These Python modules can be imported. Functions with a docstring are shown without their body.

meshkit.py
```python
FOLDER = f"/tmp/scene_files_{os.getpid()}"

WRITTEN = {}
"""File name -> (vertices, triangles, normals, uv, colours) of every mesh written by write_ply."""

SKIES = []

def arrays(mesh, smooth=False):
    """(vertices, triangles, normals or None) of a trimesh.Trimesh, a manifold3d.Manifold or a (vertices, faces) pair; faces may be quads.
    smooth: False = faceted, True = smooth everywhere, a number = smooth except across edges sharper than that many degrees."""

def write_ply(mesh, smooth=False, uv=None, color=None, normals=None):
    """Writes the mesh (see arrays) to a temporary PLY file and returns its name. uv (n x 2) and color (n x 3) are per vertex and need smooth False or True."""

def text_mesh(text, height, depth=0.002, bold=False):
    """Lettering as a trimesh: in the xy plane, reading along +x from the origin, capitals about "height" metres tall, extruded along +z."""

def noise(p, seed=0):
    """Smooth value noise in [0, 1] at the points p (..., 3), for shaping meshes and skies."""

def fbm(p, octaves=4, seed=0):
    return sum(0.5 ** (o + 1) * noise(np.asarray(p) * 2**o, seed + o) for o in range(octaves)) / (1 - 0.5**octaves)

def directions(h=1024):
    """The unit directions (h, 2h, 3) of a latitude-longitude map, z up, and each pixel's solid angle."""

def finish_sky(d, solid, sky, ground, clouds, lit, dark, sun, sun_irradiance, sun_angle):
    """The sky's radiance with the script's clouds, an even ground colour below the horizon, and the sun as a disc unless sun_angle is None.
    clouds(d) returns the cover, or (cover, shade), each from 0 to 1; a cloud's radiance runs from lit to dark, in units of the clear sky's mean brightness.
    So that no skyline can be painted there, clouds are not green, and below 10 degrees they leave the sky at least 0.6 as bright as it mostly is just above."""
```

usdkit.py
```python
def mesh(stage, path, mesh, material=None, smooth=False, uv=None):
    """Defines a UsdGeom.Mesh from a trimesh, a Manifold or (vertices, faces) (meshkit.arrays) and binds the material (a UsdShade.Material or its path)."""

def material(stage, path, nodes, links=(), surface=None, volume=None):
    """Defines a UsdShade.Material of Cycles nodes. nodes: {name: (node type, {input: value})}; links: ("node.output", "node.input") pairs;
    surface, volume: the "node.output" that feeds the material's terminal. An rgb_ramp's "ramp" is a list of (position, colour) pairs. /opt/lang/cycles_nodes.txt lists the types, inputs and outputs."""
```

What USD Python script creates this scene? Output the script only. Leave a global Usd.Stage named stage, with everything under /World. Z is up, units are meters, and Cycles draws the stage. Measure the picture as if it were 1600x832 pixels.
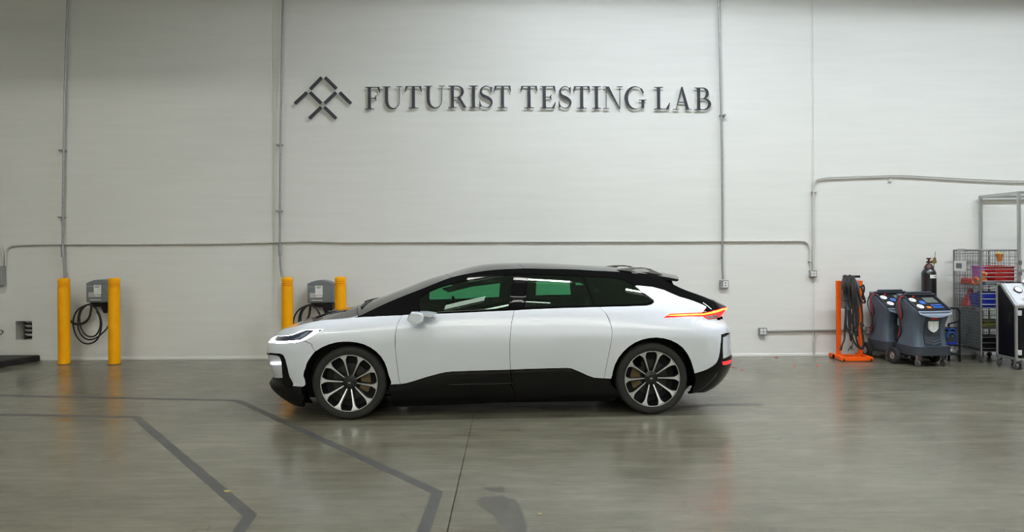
import math, random
import numpy as np, trimesh, shapely, usdkit, meshkit
from shapely.geometry import Polygon, box as sbox, LineString, Point
from shapely.ops import unary_union
from shapely import affinity
from scipy.interpolate import PchipInterpolator as P1, RectBivariateSpline, CubicSpline
from scipy.spatial import Delaunay
from pxr import Usd, UsdGeom, UsdLux, UsdShade, Sdf, Gf
stage = Usd.Stage.CreateInMemory()
UsdGeom.SetStageUpAxis(stage, 'Z'); UsdGeom.SetStageMetersPerUnit(stage, 1.0)
UsdGeom.Xform.Define(stage, '/World'); UsdGeom.Scope.Define(stage, '/World/Looks')
PI = math.pi
# ------------------------------------------------------------------ camera
EXPOSURE = 0.0
FPX, CX, CY, CAMH, ROLL = 1155.0, 800.0, 386.0, 1.8, math.radians(0.33)
cr, sr = math.cos(ROLL), math.sin(ROLL)
cam = UsdGeom.Camera.Define(stage, '/World/camera')
cam.CreateHorizontalApertureAttr(36.0); cam.CreateVerticalApertureAttr(36.0*832/1600)
cam.CreateFocalLengthAttr(36.0*FPX/1600)
cam.CreateVerticalApertureOffsetAttr(-36.0*(416-CY)/1600)
cam.CreateExposureAttr(EXPOSURE)
# camera axes: right=(cr,0,-sr), up=(sr,0,cr), back=(0,-1,0)
UsdGeom.Xformable(cam).AddTransformOp().Set(Gf.Matrix4d(cr, 0, -sr, 0, sr, 0, cr, 0, 0, -1, 0, 0, 0, 0, CAMH, 1))

# ------------------------------------------------------------------ lights of the hall: strip fixtures hung under the roof (x, y, z, length, power)
LIGHTS = []
COOL, PLAIN = (.92, 1.0, 1.10), (1.0, 1.0, .925)
GROUPS = [[(1.3, 8.2, 7.2, 2.4)], [(4.7, 8.2, 7.0, 2.4)], [(x, 8.2, 6.85, 2.4) for x in (8.1, 11.5)],
          [(x, 5.4, 6.6, 2.4) for x in (4.2, 8.0)], [(-6.8, 7.8, 5.95, 2.4)], [(x, 5.4, 6.6, 2.4) for x in (-5.2, .4)], [(-.75, 3.75, 7.0, 1.3), (.7, 2.9, 7.0, 1.4), (5.5, 3.4, 7.0, 2.4)],
          [(x, -9., 5.8, 2.4) for x in (-6., 0., 6.)]]
POWER = [590, 310, 335, 145, 150, 55, 25, 500]      # the last row, far behind the camera, throws its light up to the roof
for i_, (g_, p_) in enumerate(zip(GROUPS, POWER)): LIGHTS += [(*q, 0 if i_ == 7 else p_, p_ if i_ == 7 else 0, COOL if i_ < 3 else PLAIN) for q in g_]

# ------------------------------------------------------------------ pixel rays (the photograph taken as 1600 x 832)
def project(p):
    p = np.asarray(p, float); x, y, z = p[..., 0], p[..., 1], p[..., 2] - CAMH
    u = x*cr - z*sr; v = x*sr + z*cr
    return np.stack([CX + FPX*u/y, CY - FPX*v/y], -1)
def ray(px, py):
    u, v = (px-CX)/FPX, (CY-py)/FPX
    return np.array([u*cr + v*sr, 1.0, -u*sr + v*cr])
def at_y(px, py, y): return np.array([0, 0, CAMH]) + ray(px, py)*y
def at_z(px, py, z=0.0):
    r = ray(px, py); return np.array([0, 0, CAMH]) + r*((z-CAMH)/r[2])
WALL = 12.0
def wall(px, py, off=.03): return at_y(px, py, WALL-off)

# ------------------------------------------------------------------ materials
L = {}
def looks(name, nodes, links=(), surface=None):
    L[name] = usdkit.material(stage, '/World/Looks/'+name, nodes, links, surface=surface); return L[name]
def plain(name, col, rough=.5, metal=0., coat=0., spec=.5, noise=0., scale=20., emit=None, bump=0., coat_rough=.03):
    """principled colour with a little procedural tone and roughness variation in object space"""
    p = {'roughness': rough, 'metallic': metal, 'coat_weight': coat, 'coat_roughness': coat_rough, 'specular_ior_level': spec}
    nodes, links = {'p': ('principled_bsdf', p)}, []
    if emit: p['emission_color'] = emit[0]; p['emission_strength'] = emit[1]
    if noise or bump:
        nodes['tc'] = ('texture_coordinate', {}); nodes['n'] = ('noise_texture', {'scale': scale, 'detail': 4.})
        links.append(('tc.object', 'n.vector'))
    if noise:
        nodes['r'] = ('rgb_ramp', {'ramp': [(.25, tuple(c*(1-noise) for c in col)), (.75, tuple(min(1, c*(1+noise)) for c in col))]})
        links += [('n.fac', 'r.fac'), ('r.color', 'p.base_color')]
    else: p['base_color'] = col
    if bump:
        nodes['b'] = ('bump', {'strength': bump, 'distance': .002}); links += [('n.fac', 'b.height'), ('b.normal', 'p.normal')]
    return looks(name, nodes, links, 'p.BSDF')
plain('white_paint', (.78, .82, .90), .35, coat=1., coat_rough=.02)
plain('black_gloss', (.003, .003, .004), .03, spec=.35)
plain('black_plastic', (.008, .008, .009), .5, spec=.3, noise=.2, scale=60)
plain('dark_cabin', (.003, .003, .0035), 1., spec=0.)
plain('seat_leather', (.010, .010, .011), .6, spec=.2)
plain('tyre_rubber', (.018, .018, .018), .75, noise=.25, scale=70, bump=.2)
plain('machined_alloy', (.70, .71, .73), .36, metal=1., noise=.06, scale=90)
plain('dark_alloy', (.010, .011, .013), .35)
plain('brake_steel', (.06, .06, .06), .5, metal=1., noise=.1)
plain('bronze', (.16, .11, .05), .5, metal=.3)
plain('lamp_white', (.9, .92, 1.), .2, emit=((.92, .95, 1.), 3.2))
plain('lamp_amber', (.9, .35, .05), .2, emit=((1., .36, .03), 2.2), coat=1.)
plain('lamp_red', (.75, .02, .03), .15, emit=((1., .008, .010), 3.5), coat=1.)
plain('lens_dark', (.05, .055, .085), .1, coat=1.)
plain('lens_grey', (.35, .30, .32), .15, coat=1.)
looks('tinted_glass', {'t': ('transparent_bsdf', {'color': (.50, .78, .63)}), 'g': ('glossy_bsdf', {'color': (1, 1, 1), 'roughness': .01}), 'f': ('fresnel', {'IOR': 1.52}), 'm': ('mix_closure', {})},
      [('f.fac', 'm.fac'), ('t.BSDF', 'm.closure1'), ('g.BSDF', 'm.closure2')], 'm.closure')
looks('roof_glass', {'t': ('transparent_bsdf', {'color': (.03, .035, .035)}), 'g': ('glossy_bsdf', {'color': (1, 1, 1), 'roughness': .02}), 'f': ('fresnel', {'IOR': 1.5}), 'm': ('mix_closure', {})},
      [('f.fac', 'm.fac'), ('t.BSDF', 'm.closure1'), ('g.BSDF', 'm.closure2')], 'm.closure')
plain('bollard_yellow', (.95, .41, .002), .45, spec=.2, noise=.05, scale=6)
plain('charger_grey', (.17, .19, .205), .45, noise=.05)
plain('cable_black', (.02, .018, .018), .5)
plain('sticker_white', (.72, .74, .74), .5, noise=.05)
plain('sticker_grey', (.42, .42, .43), .5)
plain('print_black', (.03, .03, .03), .5)
plain('galvanised', (.42, .43, .43), .38, metal=.85, noise=.12, scale=25)
plain('conduit_painted', (.55, .54, .50), .5, noise=.06)
plain('conduit_grey', (.33, .335, .33), .42, metal=.4, noise=.12, scale=25)
plain('steel_box', (.36, .37, .37), .4, metal=.5, noise=.1)
plain('socket_white', (.75, .75, .73), .4)
plain('letter_face', (.022, .022, .035), .35, spec=.4)
plain('letter_edge', (.55, .56, .55), .3, metal=.9)
plain('orange_paint', (.90, .11, .004), .4, spec=.25, noise=.08, scale=8)
plain('box_grey', (.13, .14, .145), .5, noise=.1)
plain('machine_grey', (.085, .11, .145), .4, noise=.05, spec=.5)
plain('machine_light', (.22, .27, .35), .35)
plain('machine_base', (.035, .042, .055), .5, noise=.1)
plain('gauge_white', (.85, .87, .87), .3)
plain('gauge_blue', (.03, .13, .5), .4)
plain('display_grey', (.10, .12, .11), .2)
plain('red_plastic', (.55, .02, .02), .4, noise=.1)
plain('orange_plastic', (.85, .22, .02), .4, noise=.1)
plain('blue_plastic', (.015, .03, .30), .4, noise=.1)
plain('blue_deep', (.01, .025, .16), .4)
plain('purple_plastic', (.42, .08, .38), .4)
plain('yellow_plastic', (.55, .40, .05), .5)
plain('amber_cup', (.45, .14, .03), .3)
plain('olive_cloth', (.20, .19, .05), .8, noise=.2)
plain('grey_plastic', (.10, .12, .125), .5, noise=.12, scale=10)
plain('cylinder_black', (.010, .010, .012), .28, coat=.3)
plain('valve_brown', (.07, .025, .02), .4, metal=.3)
plain('brass', (.50, .36, .15), .35, metal=.9)
plain('wire_steel', (.24, .24, .23), .4, metal=.6, noise=.15, scale=30)
plain('aluminium', (.56, .57, .57), .35, metal=.8, noise=.06)
plain('aluminium_panel', (.60, .62, .64), .55, metal=.2, noise=.04)
plain('black_panel', (.006, .005, .007), .25)
plain('caster_rubber', (.09, .09, .09), .55)
plain('paper', (.72, .72, .69), .7)
plain('red_tape', (.75, .04, .02), .5)
plain('tape_grey', (.075, .074, .070), .42, noise=.25, scale=9)
plain('scrap_yellow', (.7, .62, .2), .6)
plain('scale_dark', (.035, .036, .034), .6, noise=.3, scale=12)
plain('scale_edge', (.012, .012, .012), .5)
plain('stain', (.085, .080, .062), .30, noise=.15, scale=7)
plain('skid', (.09, .085, .075), .35, noise=.3, scale=15)
plain('joint_dark', (.05, .045, .035), .8)
plain('recess_dark', (.08, .075, .065), .7)
plain('vent_metal', (.80, .76, .78), .5, metal=.0, noise=.1)
plain('hall_wall', (.60, .60, .58), .8, noise=.05, scale=1.)
plain('hall_roof', (.74, .74, .72), .8, noise=.05, scale=1.)
plain('fixture_white', (.75, .75, .73), .5)

# painted tilt-up concrete: faint horizontal trowel streaks and soft blotches
looks('wall_paint', {'g': ('geometry', {}), 'm': ('mapping', {'scale': (.5, 1., 7.)}), 'n': ('noise_texture', {'scale': 1.6, 'detail': 6., 'roughness': .6}),
    'm2': ('mapping', {'scale': (.35, 1., .5)}), 'n2': ('noise_texture', {'scale': 1., 'detail': 3.}), 'x': ('math', {'math_type': 'add'}), 'h': ('math', {'math_type': 'multiply', 'value2': .5}),
    'r': ('rgb_ramp', {'ramp': [(.3, (.67, .67, .635)), (.7, (.74, .74, .71))]}), 'b': ('bump', {'strength': .15, 'distance': .004}),
    'p': ('principled_bsdf', {'roughness': .5, 'specular_ior_level': .3})},
    [('g.position', 'm.vector'), ('m.vector', 'n.vector'), ('g.position', 'm2.vector'), ('m2.vector', 'n2.vector'), ('n.fac', 'x.value1'), ('n2.fac', 'x.value2'), ('x.value', 'h.value1'), ('h.value', 'r.fac'), ('r.color', 'p.base_color'), ('n.fac', 'b.height'), ('b.normal', 'p.normal')], 'p.BSDF')
# polished concrete: blotches, long directional scuffs, fine scratches; roughness varies with them
looks('concrete', {'g': ('geometry', {}),
    'n1': ('noise_texture', {'scale': .55, 'detail': 5., 'roughness': .6}), 'm2': ('mapping', {'scale': (.5, 2.6, 1.), 'rotation': (0, 0, .12)}), 'n2': ('noise_texture', {'scale': 2.4, 'detail': 8., 'roughness': .68}),
    'm3': ('mapping', {'scale': (1.2, 11., 1.), 'rotation': (0, 0, -.25)}), 'n3': ('noise_texture', {'scale': 4., 'detail': 5., 'roughness': .7}),
    'v': ('voronoi_texture', {'feature': 'distance_to_edge', 'scale': 1.1, 'detail': 2.}), 'vn': ('noise_texture', {'scale': 2.2, 'detail': 2.}), 'va': ('vector_math', {'math_type': 'multiply_add', 'vector2': (.7, .7, .0)}),
    'vr': ('map_range', {'from_min': 0., 'from_max': .006, 'to_min': .70, 'to_max': 1., 'clamp': True}),
    'a': ('math', {'math_type': 'multiply_add', 'value2': .45}), 'a2': ('math', {'math_type': 'multiply_add', 'value2': .35}), 's': ('math', {'math_type': 'multiply', 'value2': .20}),
    'r': ('rgb_ramp', {'ramp': [(.36, (.092, .086, .058)), (.5, (.142, .134, .096)), (.64, (.195, .186, .138))]}),
    'mul': ('mix', {'mix_type': 'multiply', 'fac': 1.}),
    'rr': ('map_range', {'from_min': .3, 'from_max': .7, 'to_min': .17, 'to_max': .30, 'clamp': True}),
    'b': ('bump', {'strength': .06, 'distance': .003}),
    'p': ('principled_bsdf', {'specular_ior_level': .5})},
    [('g.position', 'n1.vector'), ('g.position', 'm2.vector'), ('m2.vector', 'n2.vector'), ('g.position', 'm3.vector'), ('m3.vector', 'n3.vector'),
     ('g.position', 'vn.vector'), ('vn.color', 'va.vector1'), ('g.position', 'va.vector3'), ('va.vector', 'v.vector'), ('v.distance', 'vr.value'),
     ('n1.fac', 'a.value1'), ('n3.fac', 's.value1'), ('s.value', 'a.value3'), ('n2.fac', 'a2.value1'), ('a.value', 'a2.value3'), ('a2.value', 'r.fac'), ('r.color', 'mul.color1'), ('vr.result', 'mul.color2'), ('mul.color', 'p.base_color'),
     ('n2.fac', 'rr.value'), ('rr.result', 'p.roughness'), ('n3.fac', 'b.height'), ('b.normal', 'p.normal')], 'p.BSDF')

# ------------------------------------------------------------------ scene helpers
_used = {}
def _path(parent, name):
    k = parent + '/' + name; n = _used.get(k, 0); _used[k] = n + 1
    return k if n == 0 else f'{k}_{n:03d}'
def tag(prim, label=None, cat=None, group=None, kind=None):
    for k, v in (('label', label), ('category', cat), ('group', group), ('kind', kind)):
        if v: prim.SetCustomDataByKey(k, v)
def thing(name, label, cat, loc=(0, 0, 0), rz=0., group=None, kind=None):
    x = UsdGeom.Xform.Define(stage, _path('/World', name))
    x.AddTranslateOp().Set(Gf.Vec3d(*map(float, loc))); x.AddRotateZOp().Set(math.degrees(rz))
    tag(x.GetPrim(), label, cat, group, kind); return str(x.GetPath())
def part(parent, name, mesh, mat, smooth=30, label=None, kind=None):
    if isinstance(mesh, list): mesh = cat(*mesh)
    if hasattr(mesh, 'nrm'):
        m = usdkit.mesh(stage, _path(parent, name), (mesh.v, mesh.f), L[mat], smooth=False)
        m.CreateNormalsAttr([Gf.Vec3f(*map(float, q)) for q in mesh.nrm]); m.SetNormalsInterpolation('vertex')
    else: m = usdkit.mesh(stage, _path(parent, name), mesh, L[mat], smooth=smooth)
    tag(m.GetPrim(), label, kind=kind); return str(m.GetPath())
def solo(name, mesh, mat, label, catg, group=None, kind=None, smooth=30):
    """a thing that is one mesh: its origin goes to the middle of its base"""
    if isinstance(mesh, list): mesh = cat(*mesh)
    lo, hi = mesh.bounds; o = np.array([(lo[0]+hi[0])/2, (lo[1]+hi[1])/2, lo[2]])
    mesh = mesh.copy(); mesh.apply_translation(-o)
    m = usdkit.mesh(stage, _path('/World', name), mesh, L[mat], smooth=smooth)
    m.AddTranslateOp().Set(Gf.Vec3d(*map(float, o)))
    tag(m.GetPrim(), label, catg, group, kind); return str(m.GetPath())
def struct(name, mesh, mat, parent='/World', smooth=30):
    p = part(parent, name, mesh, mat, smooth); 
    if parent == '/World': tag(stage.GetPrimAtPath(p), kind='structure')
    return p
def dup(src, name, label, loc, rz=0., group=None):
    x = UsdGeom.Xform.Define(stage, _path('/World', name)); p = x.GetPrim()
    p.GetReferences().AddInternalReference(src)
    x.ClearXformOpOrder(); x.AddTranslateOp().Set(Gf.Vec3d(*map(float, loc))); x.AddRotateZOp().Set(math.degrees(rz))
    p.SetInstanceable(True); tag(p, label, group=group); return str(x.GetPath())

# ------------------------------------------------------------------ mesh helpers
def cat(*ms): return trimesh.util.concatenate([m for m in ms])
def bx(lo, hi, bev=.004):
    """box from corner to corner with chamfered edges"""
    lo, hi = np.minimum(lo, hi).astype(float), np.maximum(lo, hi).astype(float)
    c, h = (lo+hi)/2, (hi-lo)/2; b = min(bev, .45*h.min())
    if b <= 0: 
        m = trimesh.creation.box(h*2); m.apply_translation(c); return m
    pts = [[sx*(h[0]-(b if k != 0 else 0)), sy*(h[1]-(b if k != 1 else 0)), sz*(h[2]-(b if k != 2 else 0))] for sx in (-1, 1) for sy in (-1, 1) for sz in (-1, 1) for k in range(3)]
    m = trimesh.convex.convex_hull(np.array(pts)); m.apply_translation(c); return m
def cyl(p0, p1, r, n=20, r1=None):
    p0, p1 = np.asarray(p0, float), np.asarray(p1, float); d = p1-p0; h = np.linalg.norm(d)
    r1 = r if r1 is None else r1
    m = lathe([(0, 0), (r, 0), (r1, h), (0, h)], n)
    m.apply_transform(trimesh.geometry.align_vectors([0, 0, 1], d/h)); m.apply_translation(p0); return m
def lathe(prof, n=32):
    """(r, z) profile turned about z; sharp profile corners keep their edge through the smoothing angle"""
    pr = np.array(prof, float); m = trimesh.creation.revolve(pr, sections=n)
    if m.volume < 0: m.invert()
    return m
def tube(path, r, n=8, closed=False, smooth=0):
    p = np.asarray(path, float)
    if smooth:
        d = np.r_[0, np.cumsum(np.linalg.norm(np.diff(p, axis=0), axis=1))]
        p = CubicSpline(d, p)(np.linspace(0, d[-1], smooth))
    t = np.gradient(p, axis=0); t /= np.linalg.norm(t, axis=1, keepdims=True) + 1e-12
    a = np.cross(t[0], [0, 0, 1.]) if abs(t[0][2]) < .9 else np.cross(t[0], [1., 0, 0])
    A = []
    for k in range(len(p)):
        a = a - t[k]*a.dot(t[k]); a /= np.linalg.norm(a); A.append(a)
    A = np.array(A); B = np.cross(t, A); an = np.arange(n)*2*PI/n
    # keep the radius through bends
    sc = np.ones(len(p))
    for k in range(1, len(p)-1):
        u, v = p[k]-p[k-1], p[k+1]-p[k]; c = u.dot(v)/(np.linalg.norm(u)*np.linalg.norm(v)+1e-12)
        sc[k] = 1/max(math.sqrt(max((1+c)/2, .2)), .5)
    v = p[:, None] + r*sc[:, None, None]*(np.cos(an)[None, :, None]*A[:, None] + np.sin(an)[None, :, None]*B[:, None])
    v = v.reshape(-1, 3); f = []
    for i in range(len(p)-1):
        for j in range(n):
            q = [i*n+j, i*n+(j+1) % n, (i+1)*n+(j+1) % n, (i+1)*n+j]; f += [[q[0], q[1], q[2]], [q[0], q[2], q[3]]]
    c0, c1 = len(v), len(v)+1; v = np.vstack([v, p[0], p[-1]])
    for j in range(n):
        f.append([c0, (j+1) % n, j]); f.append([c1, (len(p)-1)*n+j, (len(p)-1)*n+(j+1) % n])
    m = trimesh.Trimesh(v, np.array(f), process=False)
    if m.volume < 0: m.invert()
    return m
def bend(pts, r=.06, n=6):
    """rounds the corners of a polyline"""
    pts = [np.asarray(p, float) for p in pts]; out = [pts[0]]
    for a, b, c in zip(pts, pts[1:], pts[2:]):
        u, v = a-b, c-b; lu, lv = np.linalg.norm(u), np.linalg.norm(v); rr = min(r, .45*lu, .45*lv)
        s, e = b+u/lu*rr, b+v/lv*rr
        for t in np.linspace(0, 1, n): out.append((1-t)**2*s + 2*t*(1-t)*b + t*t*e)
    return np.array(out + [pts[-1]])
def prism(poly, d, axis='y', at=0.):
    """a 2D polygon pushed d metres along an axis: 'y' takes it in (x, z), 'x' in (y, z), 'z' in (x, y)"""
    if isinstance(poly, (list, np.ndarray)): poly = Polygon(poly)
    gs = [g for g in getattr(poly, 'geoms', [poly]) if g.area > 1e-9]
    m = cat(*[trimesh.creation.extrude_polygon(g, d, engine='earcut') for g in gs])
    v = m.vertices.copy()
    if axis == 'y': m.vertices = np.c_[v[:, 0], v[:, 2]+at, v[:, 1]]; m.invert()
    elif axis == 'x': m.vertices = np.c_[v[:, 2]+at, v[:, 0], v[:, 1]]
    else: m.vertices = np.c_[v[:, 0], v[:, 1], v[:, 2]+at]
    return m
def hull(pts): return trimesh.convex.convex_hull(np.asarray(pts, float))
def moved(m, loc=(0, 0, 0), rz=0., rx=0., ry=0.):
    m = m.copy(); T = trimesh.transformations
    if rx: m.apply_transform(T.rotation_matrix(rx, [1, 0, 0]))
    if ry: m.apply_transform(T.rotation_matrix(ry, [0, 1, 0]))
    if rz: m.apply_transform(T.rotation_matrix(rz, [0, 0, 1]))
    m.apply_translation(loc); return m
def rloft(rings, n=8):
    """closed loft of rounded rectangles: (z, half width, half depth, corner radius, cx, cy)"""
    V = []
    for z, hw, hd, rc, cx, cy in rings:
        P = []
        for q, (sx, sy) in enumerate(((1, 1), (-1, 1), (-1, -1), (1, -1))):
            for k in range(n):
                t = PI/2*(q + k/(n-1)); P.append((cx+sx*(hw-rc)+rc*math.cos(t), cy+sy*(hd-rc)+rc*math.sin(t), z))
        V.append(P)
    V = np.array(V); m_, k_ = V.shape[:2]; v = V.reshape(-1, 3); f = []
    for i in range(m_-1):
        for j in range(k_):
            a, b = i*k_+j, i*k_+(j+1) % k_; f += [[a, b, b+k_], [a, b+k_, a+k_]]
    v = np.vstack([v, V[0].mean(0), V[-1].mean(0)])
    for j in range(k_):
        f.append([len(v)-2, (j+1) % k_, j]); f.append([len(v)-1, (m_-1)*k_+j, (m_-1)*k_+(j+1) % k_])
    m = trimesh.Trimesh(v, np.array(f), process=False)
    if m.volume < 0: m.invert()
    return m

# ================================================================== THE HALL
XL, XR, YB, ZT = -16.0, 18.0, -15.0, 8.2
# floor: slabs between saw-cut joints, on a dark joint bed
floor = thing('floor', None, None, kind='structure')
part(floor, 'joint_bed', bx((XL, YB, -.25), (XR, WALL+.4, -.012), 0), 'joint_dark', smooth=False)
gx = [XL, -12.65, -6.55, -.42, 5.75, 11.9, XR]; gy = [YB, -10.6, -4.45, 1.7, 7.83, WALL+.001]
for i in range(len(gx)-1):
    for j in range(len(gy)-1):
        part(floor, 'floor_slab', bx((gx[i]+.003, gy[j]+.0015, -.2), (gx[i+1]-.003, gy[j+1]-.0015, 0), .002), 'concrete', smooth=False)
def on_floor(pxs, z=.0006): return [tuple(at_z(*p)[:2]) for p in pxs]
random.seed(5)
def blob(pxs, wob=.03):
    p = Polygon(on_floor(pxs)).buffer(.06).buffer(-.06).segmentize(.04); q = np.array(p.exterior.coords)[:-1]
    n = meshkit.fbm(np.c_[q*6, np.zeros(len(q))], 3) - .5
    c = q.mean(0); d = q-c; return Polygon(c + d*(1+wob*4*n[:, None])).buffer(0)
for pxs in ([(747, 777), (780, 775), (806, 783), (815, 797), (822, 815), (836, 850), (795, 850), (772, 806), (748, 790)], [(755, 763), (785, 762), (792, 770), (765, 769)]):
    part(floor, 'stain', prism(blob(pxs), .0006, 'z', 0.), 'stain', smooth=False, label='dark damp-looking stain on the concrete')
part(floor, 'skid_mark', prism(blob([(1062, 635), (1110, 631.5), (1180, 630), (1196, 632), (1185, 634.5), (1110, 635), (1070, 639)], .01), .0005, 'z', 0.), 'skid', smooth=False, label='dark tyre skid mark')

# back wall: tilt-up panels with chamfered joints; the left one has a vent opening
jl, jr = (427-CX)/FPX*WALL, (1270-CX)/FPX*WALL
edges = [XL, jl-8.75, jl, jr, jr+8.75, XR]
wb = thing('wall_back', None, None, kind='structure')
v0, v1 = at_y(24.5, 502.3, WALL), at_y(50.3, 531.5, WALL)
hole = sbox(v0[0], v1[2], v1[0], v0[2])
for a, b in zip(edges, edges[1:]):
    q = sbox(a+.010, -.1, b-.010, ZT)
    front = q.buffer(-.012, join_style=2)
    hs = [q.intersection(hole)] if q.contains(hole) else []
    for h in hs: q = q.difference(h)
    # slab with a chamfered front edge
    body = prism(q, .28, 'y', WALL+.012)
    lo, hi = front.bounds[:2], front.bounds[2:]; qo = q.bounds
    face = front.difference(hole) if hs else front
    fr = prism(face, .013, 'y', WALL)
    part(wb, 'wall_panel', cat(body, fr), 'wall_paint', smooth=False)
for x in edges[1:-1]:
    part(wb, 'joint_sealant', cyl((x, WALL+.030, 0), (x, WALL+.030, ZT), .016, 8), 'wall_paint')
# floor-line grout bead along the wall
part(wb, 'grout_bead', hull([(XL, WALL, 0), (XR, WALL, 0), (XL, WALL, .05), (XR, WALL, .05), (XL, WALL-.008, 0), (XR, WALL-.008, 0), (XL, WALL-.008, .03), (XR, WALL-.008, .03)]), 'wall_paint', smooth=False)
vw, vh = v1[0]-v0[0], v0[2]-v1[2]
struct('wall_left', bx((XL-.2, YB, -.2), (XL, WALL+.3, ZT), 0), 'hall_wall'); struct('wall_right', bx((XR, YB, -.2), (XR+.2, WALL+.3, ZT), 0), 'hall_wall')
struct('wall_front', bx((XL-.2, YB-.2, -.2), (XR+.2, YB, ZT), 0), 'hall_wall'); struct('ceiling', bx((XL-.2, YB-.2, ZT), (XR+.2, WALL+.3, ZT+.2), 0), 'hall_roof')
# vent behind the opening
vt = thing('wall_vent', 'small square louvred vent recessed in the wall near the left edge', 'vent', ((v0[0]+v1[0])/2, WALL, v1[2]))
part(vt, 'frame', [bx((-vw/2-.02, .285, -.03), (vw/2+.02, .30, vh+.03), 0), bx((-vw/2+.095, .05, 0), (-vw/2+.11, .285, vh), .002)], 'recess_dark')
for k in range(4):
    z = .05 + k*vh*.23
    part(vt, 'louvre', moved(bx((-vw/2+.11, -.04, -.004), (vw/2, .04, .004), .002), (0, .09, z+.02), rx=-.55), 'vent_metal')

# ceiling strip lights
fix0 = None
for k, (x, y, z, ln, pw, up, col) in enumerate(LIGHTS):
    lab = f'long white strip light hanging under the roof'
    t = thing('ceiling_light', lab, 'lamp', (x, y, z), group='strip lights under the roof')
    part(t, 'housing', bx((-ln/2-.03, -.21, .02), (ln/2+.03, .21, .10), .01), 'fixture_white')
    for y_ in (-.206, .206): part(t, 'side_shade', bx((-ln/2-.03, y_-.004, -.060), (ln/2+.03, y_+.004, .10), .001), 'fixture_white')
    for x_ in (-ln/2-.026, ln/2+.026): part(t, 'end_cap', bx((x_-.004, -.21, -.060), (x_+.004, .21, .10), .001), 'fixture_white')
    for s in (-1, 1): part(t, 'suspension_rod', cyl((s*ln*.4, 0, .09), (s*ln*.4, 0, ZT-z), .006, 6), 'galvanised')
    if pw:
        r = UsdLux.RectLight.Define(stage, t+'/tube_light'); r.CreateWidthAttr(ln); hgt = .06 if y > 6 else .14 if y > 5 or x > 0 else .28; r.CreateHeightAttr(hgt); r.CreateIntensityAttr(pw*.06/hgt); r.CreateColorAttr(Gf.Vec3f(*col))
        r.AddTranslateOp().Set(Gf.Vec3d(0, 0, .012))
    if up:
        r = UsdLux.RectLight.Define(stage, t+'/up_light'); r.CreateWidthAttr(ln); r.CreateHeightAttr(.30); r.CreateIntensityAttr(up); r.CreateColorAttr(Gf.Vec3f(*col))
        r.AddTranslateOp().Set(Gf.Vec3d(0, 0, .105)); r.AddRotateXOp().Set(180.)

# ------------------------------------------------------------------ floor tape
def tape(pxs, w, label):
    ls = LineString(on_floor(pxs)).buffer(w/2, cap_style=2, join_style=2)
    solo('floor_tape', prism(ls, .0012, 'z', 0.), 'tape_grey', label, 'tape', smooth=False)
tape([(-60, 617.5), (370, 626), (683, 770), (655, 850)], .085, 'dark grey tape line running under the car nose and bending beside the stains')
tape([(-60, 647), (212, 652.5), (391, 806), (360, 850)], .085, 'dark grey tape line left of the car that bends near the bottom of the picture')

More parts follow.
